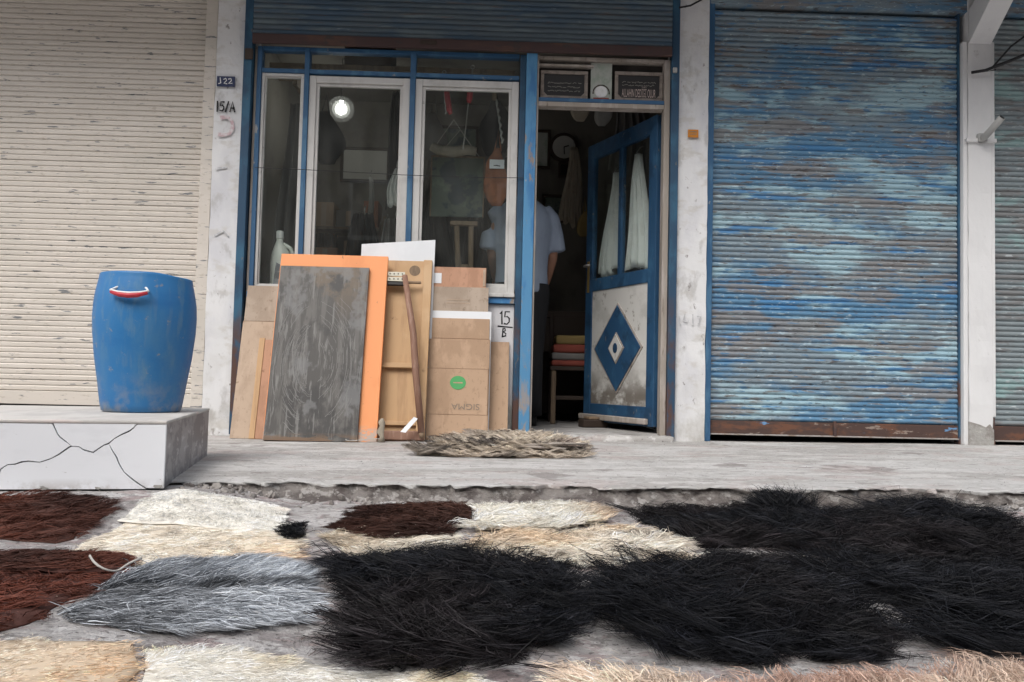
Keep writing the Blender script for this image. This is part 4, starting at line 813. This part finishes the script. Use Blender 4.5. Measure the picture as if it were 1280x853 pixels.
# ================================================================== HIDES
def inside(P, poly):
    x, y = P[:, 0], P[:, 1]; r = np.zeros(len(P), bool); n = len(poly)
    for i in range(n):
        x0, y0 = poly[i]; x1, y1 = poly[(i+1) % n]
        if y0 == y1: continue
        c = ((y0 > y) != (y1 > y)) & (x < (x1-x0)*(y-y0)/(y1-y0)+x0); r ^= c
    return r
def sample(rng, poly, n):
    lo, hi = poly.min(0), poly.max(0); out = np.zeros((0, 2))
    while len(out) < n:
        p = rng.uniform(lo, hi, (n*2, 2)); out = np.vstack([out, p[inside(p, poly)]])
    return out[:n]
def wav(P, s, seed):
    r = np.random.default_rng(seed); z = np.zeros(len(P))
    for k in range(7):
        a = r.uniform(0, 6.28); q = s*r.uniform(.5, 2); z += np.sin(P[:, 0]*q*math.cos(a)+P[:, 1]*q*math.sin(a)+r.uniform(0, 6.28))
    return z/3
def rough_outline(poly, seed, amp=.018):
    pts = []; n = len(poly); r = random.Random(seed)
    for i in range(n):
        a, b = Vector(poly[i]), Vector(poly[(i+1) % n]); m = max(2, int((b-a).length/.045))
        for k in range(m):
            p = a.lerp(b, k/m); w_ = amp*(.4 if k == 0 else 1)
            pts.append((p.x+w_*fbm(p.x, p.y, 9, seed), p.y+w_*fbm(p.x, p.y, 9, seed+7)))
    return np.array(pts)
def ground_z(P): return np.array([street_z(x, min(y, edge_y(x)-.02)) for x, y in P])
def hide(label, poly, n, L, colour, flow=0., spread=1., lift=.35, w=.0016, zoff=.0, seed=1, group='animal hides spread on the street', skincol=None, curl=.12, clump=.5, grav=.6, bulge=.006, gz=None, cat='hide', outward=.6, lvar=.5, inset=.012, wild=.06, rag=.026, per=26, cvar=.15):
    poly = rough_outline(poly, seed, rag); c = poly.mean(0); rng = np.random.default_rng(seed)
    z_at = (lambda P: ground_z(P)) if gz is None else (lambda P: np.full(len(P), gz))
    zc = float(z_at(c[None])[0])
    t = thing('animal_hide', label, cat, (float(c[0]), float(c[1]), zc+zoff), group=group)
    def edge_fade(P, d_=.07):
        a = poly; b = np.roll(poly, -1, 0); ab = b-a; best = np.full(len(P), 9.)
        for k in range(len(a)):
            u = np.clip(((P-a[k])@ab[k])/(ab[k]@ab[k]+1e-12), 0, 1)[:, None]; best = np.minimum(best, np.hypot(*(P-a[k]-u*ab[k]).T))
        q = np.clip(best/d_, 0, 1); return q*q*(3-2*q)
    def height(P):
        e = edge_fade(P); return z_at(P)+.003+zoff*(.45+.55*e)+bulge*e*np.clip(.6+.6*wav(P, 7, seed+3), 0, 2)
    # skin sheet with thickness, slightly inside the fur outline
    din = c-poly; sk = poly+din/np.linalg.norm(din, axis=1, keepdims=True)*inset
    ip = sample(rng, sk, 260); pts = [Vector(p) for p in sk]+[Vector(p) for p in ip]; m = len(sk)
    r_ = geometry.delaunay_2d_cdt(pts, [(i, (i+1) % m) for i in range(m)], [list(range(m))], 1, 1e-5)
    vv = np.array([tuple(p) for p in r_[0]]); zz = height(vv); fl = [tuple(q) for q in r_[2]]; nn = len(vv)
    V = [(p[0]-c[0], p[1]-c[1], z-zc-zoff) for p, z in zip(vv, zz)]+[(p[0]-c[0], p[1]-c[1], z-zc-zoff-.003) for p, z in zip(vv, zz)]
    F = fl+[tuple(i+nn for i in q[::-1]) for q in fl]; cnt = {}
    for q in fl:
        for i in range(3): e = (q[i], q[(i+1) % 3]); cnt[e] = 1
    for (a, b) in list(cnt):
        if (b, a) not in cnt: F.append((b, a, a+nn, b+nn))
    sc_ = skincol or (.2, .17, .14)
    key = 'hide_%.2f_%.2f_%.2f' % sc_
    if key not in M: M[key] = mat(key, sc_, [((sc_[0]*.7, sc_[1]*.68, sc_[2]*.66), (12, 12, 12), .45, .62, .7)], .85, [(40, .4, .006)])
    link('skin', mesh('skin', V, F), M[key], t, True)
    # fur: clumped tapering hairs
    nc = max(20, n//per); ci = sample(rng, poly, nc); idx = rng.integers(0, nc, n)
    root = ci[idx]+rng.normal(0, .013, (n, 2)); ok = inside(root, poly); root = root[ok]; idx = idx[ok]; n = len(root)
    fl_ = flow(ci) if callable(flow) else np.full(nc, float(flow))
    out = ci-c; oa = np.arctan2(out[:, 1], out[:, 0]); rn = np.hypot(*(out/((poly.max(0)-poly.min(0))/2)).T); k_ = np.clip((rn-.55)*1.6, 0, 1)*outward
    ang_c = np.arctan2((1-k_)*np.sin(fl_)+k_*np.sin(oa), (1-k_)*np.cos(fl_)+k_*np.cos(oa))+spread*(.55*wav(ci, 9, seed+1)+rng.normal(0, .3, nc))
    lf_c = lift*(1+.55*wav(ci, 12, seed+5)+rng.normal(0, .25, nc)); lf_c = np.clip(lf_c, .03, 1.4); ln_c = L*np.clip(1+lvar*(.5*wav(ci, 8, seed+6)+rng.normal(0, .22, nc)), .25, 2)
    ang_s = ang_c[idx]+rng.normal(0, .07*spread+.06, n); lf = np.clip(lf_c[idx]+rng.normal(0, .12, n), .02, 1.45); ln = ln_c[idx]*rng.uniform(.6, 1.15, n)
    wl = rng.random(n) < wild; ang_s = np.where(wl, rng.uniform(0, 6.28, n), ang_s); lf = np.where(wl, np.clip(lf+rng.uniform(0, .5, n), 0, 1.4), lf)
    z0 = height(root); z0c = height(ci)
    T_ = np.array([0, .25, .5, .75, 1.]); cf = 5.0; pc = rng.uniform(0, 6.28, nc); ph = pc[idx]+rng.normal(0, .55, n)
    lev = []
    def path(r2, z_, a, l, e, p_, t_):
        sd = curl*l*(np.sin(p_+t_*cf)-np.sin(p_))
        x = r2[:, 0]+np.cos(a)*np.cos(e)*l*t_-np.sin(a)*sd; y = r2[:, 1]+np.sin(a)*np.cos(e)*l*t_+np.cos(a)*sd
        return np.stack([x, y, z_+l*(np.sin(e)*t_-grav*np.sin(e)*t_**2)+.35*np.abs(sd)], 1)
    gl = z_at(root)+zoff+.002
    for t_ in T_:
        a = path(root, z0, ang_s, ln, lf, ph, t_); b = path(ci, z0c, ang_c, ln_c, lf_c, pc, t_)[idx]
        cw = np.where(wl, .1, clump)[:, None]*t_; q = a*(1-cw)+b*cw; q[:, 2] = np.maximum(q[:, 2], gl); lev.append(q)
    lev = np.stack(lev, 1)                                        # n,4,3
    dr = lev[:, 4]-lev[:, 0]; rv = rng.normal(0, 1, (n, 3)); sd = np.cross(dr, rv); sd /= np.linalg.norm(sd, axis=1, keepdims=True)+1e-9
    ww = w*rng.uniform(.6, 1.3, n)
    vs = np.zeros((n, 9, 3))
    for k, s_ in enumerate((1, .95, .8, .5)):
        vs[:, 2*k] = lev[:, k]+sd*(ww*s_*.5)[:, None]; vs[:, 2*k+1] = lev[:, k]-sd*(ww*s_*.5)[:, None]
    vs[:, 8] = lev[:, 4]; vs = vs.reshape(-1, 3)-np.array([c[0], c[1], zc+zoff])
    bi = np.arange(n)*9
    quads = np.stack([np.stack([bi+q, bi+q+1, bi+q+3, bi+q+2], 1) for q in (0, 2, 4)], 1).reshape(-1); tris = np.stack([bi+6, bi+7, bi+8], 1).reshape(-1)
    me = bpy.data.meshes.new('fur'); me.vertices.add(len(vs)); me.vertices.foreach_set('co', vs.ravel())
    nl = len(quads)+len(tris); me.loops.add(nl); me.loops.foreach_set('vertex_index', np.concatenate([quads, tris]).astype(np.int32))
    me.polygons.add(4*n); me.polygons.foreach_set('loop_start', np.concatenate([np.arange(3*n)*4, 12*n+np.arange(n)*3]).astype(np.int32)); me.update(calc_edges=True)
    cc = colour(root, rng, root-c)                               # n,3
    cc = np.clip(cc*np.exp(rng.normal(0, cvar, (n, 1)))*np.exp(rng.normal(0, cvar, nc))[idx][:, None]*np.exp(.16*wav(root, 25, seed+9))[:, None], .002, .9)
    ca = me.color_attributes.new('hair_colour', 'FLOAT_COLOR', 'POINT'); full = np.ones((n, 9, 4)); full[:, :, :3] = cc[:, None, :]
    ca.data.foreach_set('color', full.ravel().astype(np.float32))
    o = link('fur', me, M['fur'], t); o['kind'] = 'stuff'
    return t
def mixc(a, b, f): return np.array(a)[None]*(1-f[:, None])+np.array(b)[None]*f[:, None]
def ss_(lo, hi, x): t_ = np.clip((x-lo)/(hi-lo), 0, 1); return t_*t_*(3-2*t_)
def plain(a, b=None, s=9, sd=3):
    b = b or a
    return lambda P, r, Q: mixc(a, b, ss_(-.3, .9, wav(P, s, sd)))
BLK, BRN = (.0075, .008, .0105), (.0115, .0095, .0105)
G2 = 'hides spread on the street'
# --- brown ones at the left
hide('dark reddish brown hide lying right under the marble platform', [(-1.95, 2.40), (-1.80, 2.54), (-1.50, 2.58), (-1.32, 2.59), (-1.15, 2.55), (-1.09, 2.45), (-1.08, 2.30), (-1.08, 2.13), (-1.30, 2.19), (-1.60, 2.2), (-1.95, 2.2)], 9000, .060, plain((.13, .042, .026), (.055, .022, .016)), flow=.3, lift=.30, seed=11, skincol=(.08, .03, .02), group=G2)
hide('folded reddish brown hide with a pale torn string edge', [(-1.50, 1.93), (-1.138, 1.965), (-.907, 1.985), (-.80, 1.93), (-.775, 1.82), (-.775, 1.50), (-.81, 1.405), (-1.0, 1.37), (-1.5, 1.40)], 11000, .050, plain((.14, .042, .026), (.07, .024, .016)), flow=-.6, lift=.22, seed=12, skincol=(.07, .025, .018), group=G2)
hide('reddish brown flap folded over the top of the brown hide', [(-1.48, 1.79), (-1.1, 1.80), (-.90, 1.795), (-.785, 1.83), (-.79, 1.92), (-.92, 1.975), (-1.2, 1.955), (-1.48, 1.94)], 6500, .045, plain((.12, .04, .026), (.055, .022, .016)), flow=.2, lift=.32, seed=13, zoff=.016, skincol=(.07, .025, .018), group=G2)
s_ = obj('torn_string', tube([(-.87+.125*q-.01*math.sin(q*9), 1.845-.075*math.sin(q*3.0)+.012*math.sin(q*11), -.050+.012*math.sin(q*7)) for q in np.linspace(0, 1, 18)], .0026, 6), M['wire_pale'], None, True); tag(s_, 'curled pale string at the edge of the folded brown hide', 'string')
# --- pale ones
CRM, WHT = (.70, .62, .50), (.84, .79, .70)
hide('cream hide with tan edge spread under the folded white hide', [(-1.02, 1.99), (-1.02, 2.36), (-.80, 2.40), (-.55, 2.36), (-.44, 2.03), (-.55, 1.95), (-.70, 1.92), (-.85, 1.91)], 12000, .032, lambda P, r, Q: mixc(WHT, (.72, .52, .36), ss_(.02, .28, Q[:, 0])*ss_(.1, -.12, Q[:, 1])*.7+.15), flow=-.2, lift=.15, seed=21, skincol=CRM, group=G2, curl=.08, clump=.35, w=.0012)
hide('smooth white hide folded over the cream hide', [(-1.04, 2.34), (-1.05, 2.62), (-.98, 2.70), (-.66, 2.70), (-.60, 2.54), (-.565, 2.30), (-.80, 2.32)], 15000, .012, lambda P, r, Q: mixc((.88, .86, .80), (.80, .60, .50), ss_(.10, .22, Q[:, 0])*ss_(.05, .2, Q[:, 1])*.6), flow=-1.4, lift=.10, seed=22, zoff=.014, skincol=(.80, .77, .70), group=G2, curl=.03, bulge=.006, w=.0012, wild=.01, inset=.002, clump=.2, spread=.5)
hide('small black tail tuft sticking out beside the white hide', [(-.585, 2.30), (-.60, 2.42), (-.545, 2.50), (-.515, 2.34), (-.50, 2.20), (-.54, 2.20)], 2200, .055, plain(BLK, BRN), flow=-1.2, lift=.5, seed=23, zoff=.006, skincol=(.03, .025, .02), group=G2)
def grey(P, r, Q):
    d_ = Q[:, 1]-.19*Q[:, 0]-.0-.02*np.sin(Q[:, 0]*14); s = np.exp(-(d_/.028)**2)*ss_(-.28, -.1, Q[:, 0]+.05)
    f = np.clip(.16+.50*ss_(-.15, .2, Q[:, 0])+.32*ss_(-.02, .18, Q[:, 1])+.34*r.normal(0, 1, len(P)), 0, 1)
    return mixc((.10, .105, .115), (.66, .70, .75), f)*(1-.75*s[:, None])
def gflow(P): return np.where(P[:, 1]-1.68-.19*(P[:, 0]+.53) > 0, .75, -.20)
hide('silver grey hide with a dark stripe along its spine', [(-.775, 1.52), (-.775, 1.70), (-.72, 1.90), (-.54, 1.975), (-.42, 1.88), (-.33, 1.62), (-.31, 1.50), (-.41, 1.43), (-.53, 1.40), (-.69, 1.44)], 20000, .072, grey, flow=gflow, spread=.6, lift=.24, seed=24, skincol=(.30, .28, .26), group=G2, w=.0014, curl=.10, clump=.6, outward=.35, wild=.02, bulge=.006)
hide('pale tan hide beside the white hide in the foreground', [(-1.05, 1.355), (-.70, 1.365), (-.555, 1.36), (-.515, 1.28), (-.47, 1.12), (-.44, .95), (-.95, .93)], 13000, .014, lambda P, r, Q: mixc((.80, .70, .58), (.66, .45, .28), np.clip(ss_(.0, .28, Q[:, 0])*.8+.3*wav(P, 12, 8), 0, 1)), flow=.3, lift=.14, seed=25, skincol=(.60, .48, .35), group=G2, curl=.05, w=.0010, clump=.25, spread=.7)
hide('creamy white hide along the near edge of the row', [(-.535, 1.335), (-.45, 1.345), (-.38, 1.32), (-.22, 1.262), (-.01, 1.245), (.04, 1.17), (.05, .95), (-.45, .93), (-.49, 1.12)], 14000, .016, lambda P, r, Q: mixc((.86, .83, .76), (.70, .58, .40), np.clip(.9*wav(P, 15, 4)-.1, 0, .8)), flow=-.3, lift=.16, seed=26, skincol=(.68, .64, .56), group=G2, curl=.06, w=.0010, clump=.3, spread=.7)
# --- centre
hide('pale cream hide lying under the dark brown hide', [(-.46, 2.27), (-.44, 2.36), (-.30, 2.40), (-.12, 2.30), (-.09, 2.14), (-.15, 2.03), (-.34, 2.03)], 7000, .060, plain((.80, .74, .64), (.66, .56, .44)), flow=-.3, lift=.25, seed=31, skincol=(.60, .54, .45), group=G2)
hide('dark brown hide lying over a pale cream hide', [(-.44, 2.36), (-.43, 2.66), (-.35, 2.74), (-.06, 2.76), (-.05, 2.48), (-.09, 2.24), (-.27, 2.22)], 11000, .050, plain((.035, .016, .012), (.06, .026, .018)), flow=-2.8, lift=.3, seed=32, zoff=.014, skincol=(.05, .025, .02), group=G2, clump=.7)
def spot(P, r, Q):
    s = np.exp(-((Q[:, 0]-.16)/.07)**2-((Q[:, 1]-.12)/.05)**2)+np.exp(-((Q[:, 0]+.06)/.05)**2-((Q[:, 1]-.12)/.03)**2)
    return mixc(mixc((.68, .60, .48), (.52, .38, .24), ss_(-.2, .9, wav(P, 10, 2)))[0], (.10, .05, .03), np.clip(s*1.2, 0, .9)) if False else (mixc((.84, .76, .65), (.70, .55, .40), ss_(-.2, .9, wav(P, 10, 2)))*(1-.85*np.clip(s*1.2, 0, 1)[:, None]))
hide('shaggy cream hide with brown spots beside the black hides', [(-.08, 2.12), (-.04, 2.27), (.18, 2.37), (.42, 2.48), (.50, 2.12), (.42, 2.0), (.24, 1.96), (-.02, 1.99)], 12000, .075, spot, flow=-.3, lift=.33, seed=33, skincol=(.58, .5, .4), group=G2, curl=.2)
hide('shaggy cream flap folded over the spotted cream hide', [(-.045, 2.34), (-.05, 2.72), (.12, 2.76), (.36, 2.77), (.39, 2.58), (.21, 2.42)], 9500, .070, lambda P, r, Q: mixc((.86, .81, .71), (.62, .45, .31), ss_(.08, .22, Q[:, 0])*.8), flow=.6, lift=.38, seed=34, zoff=.016, skincol=(.62, .56, .46), group=G2, curl=.2)
# --- black ones
def black(label, poly, n, seed, flow, L=.105, lift=.30, z=0., c=None): return hide(label, poly, int(n*1.15), L, c or plain(BLK, BRN, 7, seed), flow=flow, spread=2.3, lift=lift, seed=seed, skincol=(.008, .008, .009), group=G2, curl=.30, clump=.62, grav=.65, w=.0015, zoff=z, bulge=.010, outward=.75, wild=.05, inset=.035, lvar=.9, rag=.05, per=34, cvar=.38)  # wide strand tone spread puts sheen and brown variation into the hair colour
black('large shaggy black hide beside the silver grey hide', [(-.36, 1.95), (-.21, 1.975), (-.02, 1.97), (.185, 1.93), (.17, 1.63), (.135, 1.42), (.04, 1.27), (-.12, 1.265), (-.21, 1.30), (-.235, 1.53), (-.27, 1.75)], 22000, 41, 3.6)
black('shaggy black hide with a raised tuft against the pavement edge', [(.46, 2.70), (.60, 2.78), (.98, 2.80), (1.08, 2.72), (1.12, 2.55), (.87, 2.16), (.56, 2.20)], 16000, 42, .5, L=.10)
hide('raised tuft of black hair standing up at the pavement edge', [(.90, 2.70), (.95, 2.78), (1.05, 2.78), (1.07, 2.70), (.98, 2.66)], 2200, .10, plain(BLK, BRN, 7, 3), flow=1.6, spread=1.6, lift=.95, seed=48, skincol=(.01, .01, .011), group=G2, curl=.2, clump=.7, grav=.2, w=.0019, zoff=.02, wild=.2)
black('wide black hide stretching along the pavement past the tufted one', [(1.10, 2.74), (1.36, 2.80), (1.60, 2.72), (1.62, 2.5), (1.50, 2.25), (1.42, 2.02), (1.16, 1.72), (1.03, 1.88), (.86, 2.02), (.84, 2.2)], 20000, 43, -.4, z=.012)
black('black hide in front of the spotted cream hide', [(.27, 1.88), (.48, 2.01), (.74, 2.05), (.73, 1.80), (.69, 1.43), (.60, 1.31), (.33, 1.32), (.25, 1.46)], 19000, 44, -.7)
black('black hide with long fringe next to the foreground pinkish fur', [(.79, 2.03), (1.02, 1.93), (1.14, 1.75), (1.30, 1.60), (1.22, 1.26), (.98, 1.215), (.86, 1.29), (.80, 1.50), (.79, 1.74)], 18000, 45, -.5, z=.004)
hide('pinkish tan long haired hide in front of the black hides', [(.12, 1.255), (.25, 1.24), (.42, 1.195), (.67, 1.19), (.95, 1.20), (1.02, 1.0), (.72, .93), (.09, .93)], 15000, .075, lambda P, r, Q: mixc((.74, .60, .48), (.44, .27, .21), np.clip(ss_(-.2, .8, wav(P, 11, 6))*.8+ss_(.15, .3, Q[:, 0])*.3, 0, 1)), flow=1.9, lift=.5, seed=46, skincol=(.45, .33, .26), group=G2, curl=.15)
# --- pile on the pavement before the door
G3 = 'dried hides piled on the pavement'
zp = pav_z(.05)
pile = [('lowest shaggy grey brown hide of the pile by the door', [(-.36, 3.95), (-.20, 3.90), (.10, 3.90), (.40, 3.92), (.50, 4.05), (.44, 4.45), (.10, 4.60), (-.25, 4.50)], .0, 61, -1.5, (.58, .50, .41), (.10, .085, .075)),
        ('middle hide of the pile by the door with dark hair', [(-.26, 4.02), (-.05, 3.95), (.20, 3.98), (.46, 4.02), (.42, 4.40), (.05, 4.52), (-.22, 4.42)], .030, 62, -1.4, (.10, .085, .075), (.46, .39, .31)),
        ('stiff dried hide with bare curled rim in the pile by the door', [(-.20, 4.05), (.10, 4.02), (.40, 4.04), (.44, 4.25), (.30, 4.46), (.0, 4.50), (-.20, 4.35)], .052, 63, -1.6, (.64, .56, .46), (.26, .21, .18)),
        ('topmost pale bare hide of the pile by the door', [(-.14, 4.12), (.12, 4.09), (.36, 4.12), (.40, 4.3), (.2, 4.44), (-.1, 4.38)], .072, 64, .3, (.66, .58, .48), (.52, .44, .36))]
for l_, po, zo, sd, fl_, ca, cb in pile:
    hide(l_, po, 9000 if sd < 64 else 3500, .095 if sd < 64 else .03, plain(ca, cb, 12, sd), flow=fl_, lift=.34 if sd < 64 else .08, seed=sd, zoff=zo, gz=zp, group=G3, skincol=(.40, .33, .26), curl=.42, clump=.75, grav=.9, w=.0030, bulge=.01)
for k, (p0, p1) in enumerate((((.02, 3.965, .048), (.36, 3.95, .045)), ((.16, 3.95, .058), (.47, 4.0, .068)))):
    o = obj('dry_stick', tube([(p0[0], p0[1], zp+p0[2]), ((p0[0]+p1[0])/2, (p0[1]+p1[1])/2-.006, zp+(p0[2]+p1[2])/2+.004), (p1[0], p1[1], zp+p1[2])], [.006, .007, .004], 8), M['frame_grey'], None, True); tag(o, ['thin pale stick lying along the front of the hide pile', 'short slanted stick poking from the front of the hide pile'][k], 'stick')
# cables over the pillar tops
for k, (pts, l_) in enumerate((([(3.02, 5.12, 2.40), (3.1, 5.10, 2.41), (3.25, 5.08, 2.47), (3.6, 5.0, 2.62)], 'thick dark cable wrapped round the right pillar below the bracket'), ([(1.13, 5.11, 2.755), (1.20, 5.11, 2.77), (1.27, 5.11, 2.81), (1.36, 5.10, 2.93)], 'thin dark cable across the top of the pillar beside the door'))):
    o = obj('cable', tube(pts, [.010, .006][k], 8), M['wire'], None, True); tag(o, l_, 'cable')
o = obj('cable', tube([(3.17, 5.11, 2.42), (3.12, 5.12, 2.41), (3.16, 5.1, 2.45), (3.25, 5.08, 2.56), (3.4, 5.05, 2.68)], .006, 8), M['wire'], None, True); tag(o, 'thin dark cable rising beside the thick one on the right pillar', 'cable')

def loose_hair():
    rng = random.Random(9); V = []; F = []; cols = []
    for k in range(2600):
        if k % 4: x, y = rng.uniform(-1.4, 2.0), rng.uniform(1.1, 2.85); z = street_z(x, min(y, edge_y(x)-.02))+.0025
        else: x, y = rng.uniform(-.9, 2.6), rng.uniform(3.0, 4.9); z = pav_z(x)+.003
        a = rng.uniform(0, 6.28); l = rng.uniform(.008, .04); w_ = .0007; b = rng.gauss(0, .6); o = len(V)
        pts = [(x, y), (x+l*.5*math.cos(a), y+l*.5*math.sin(a)), (x+l*.5*math.cos(a)+l*.5*math.cos(a+b), y+l*.5*math.sin(a)+l*.5*math.sin(a+b))]
        for i, p in enumerate(pts): V += [(p[0]-w_*math.sin(a), p[1]+w_*math.cos(a), z+.002*(i == 1)), (p[0]+w_*math.sin(a), p[1]-w_*math.cos(a), z+.002*(i == 1))]
        F += [(o, o+1, o+3, o+2), (o+2, o+3, o+5, o+4)]; c = rng.choice([(.03, .025, .022), (.03, .025, .022), (.10, .05, .035), (.55, .5, .42)]); cols += [(*c, 1)]*6
    me = mesh('loose_hair', V, F); ca = me.color_attributes.new('hair_colour', 'FLOAT_COLOR', 'POINT'); ca.data.foreach_set('color', np.array(cols, np.float32).ravel())
    o = link('loose_hair', me, M['fur']); o['kind'] = 'stuff'; tag(o, 'loose hairs scattered over the street and pavement', 'hair')
loose_hair()
COATS = [('long black coat on the back wall seen through the narrow pane', -1.42, 6.86, 1.75, .75, M['cloth_b']), ('brown leather coat low on the back wall behind the tall pane', -.88, 6.62, 1.62, .80, M['wood_in']),  # the back wall garments are added to darken the room behind the panes
         ('black apron hanging in the middle of the tall pane', -.96, 5.98, 1.55, .90, M['cloth_b']), ('charcoal garment at the lower right of the tall pane', -.72, 5.90, 1.50, .90, M['textile_g']),
         ('black garment filling the lower left of the right pane', -.45, 6.15, 1.70, .88, M['cloth_b']), ('dark brown pelt hanging behind the wooden trestle', -.12, 6.25, 1.75, .90, M['wood_dk']),
         ('black coat hanging on the back wall left of the clock', .12, 6.90, 2.25, 1.2, M['cloth_b']), ('dark brown pelt high on the back wall behind the right pane', -.52, 6.88, 2.25, 1.4, M['wood_dk'])]
for k, (l_, x, y, zt, zb, m_) in enumerate(COATS): hang('hanging_garment', l_, 'garment', x, y, zt, zb, .14, .36, m_, seed=50+k, amp=.05, rz=.1*math.sin(k*3))
for k, (x, z, w_, h_) in enumerate(((-1.40, 1.525, .16, .20), (-1.20, 1.525, .20, .14), (-1.02, 1.525, .12, .22), (-1.38, 1.175, .2, .18), (-1.12, 1.175, .22, .24))):
    t = thing('storage_box', ['brown carton at the wall end of the top shelf', 'low carton in the middle of the top shelf', 'tall narrow carton at the free end of the top shelf', 'carton at the wall end of the second shelf', 'wide carton at the free end of the second shelf'][k], 'box', (x, 6.78, .046+z), group='cartons on the shelf unit'); box('body', (-w_/2, w_/2, -.12, .12, 0.0005, h_), M[('card1', 'textile_g', 'orange_sack', 'card3', 'card2')[k]], t, .004); box('tape', (-.02, .02, -.1225, -.1202, .01, h_-.01), M['card2'], t, 0)
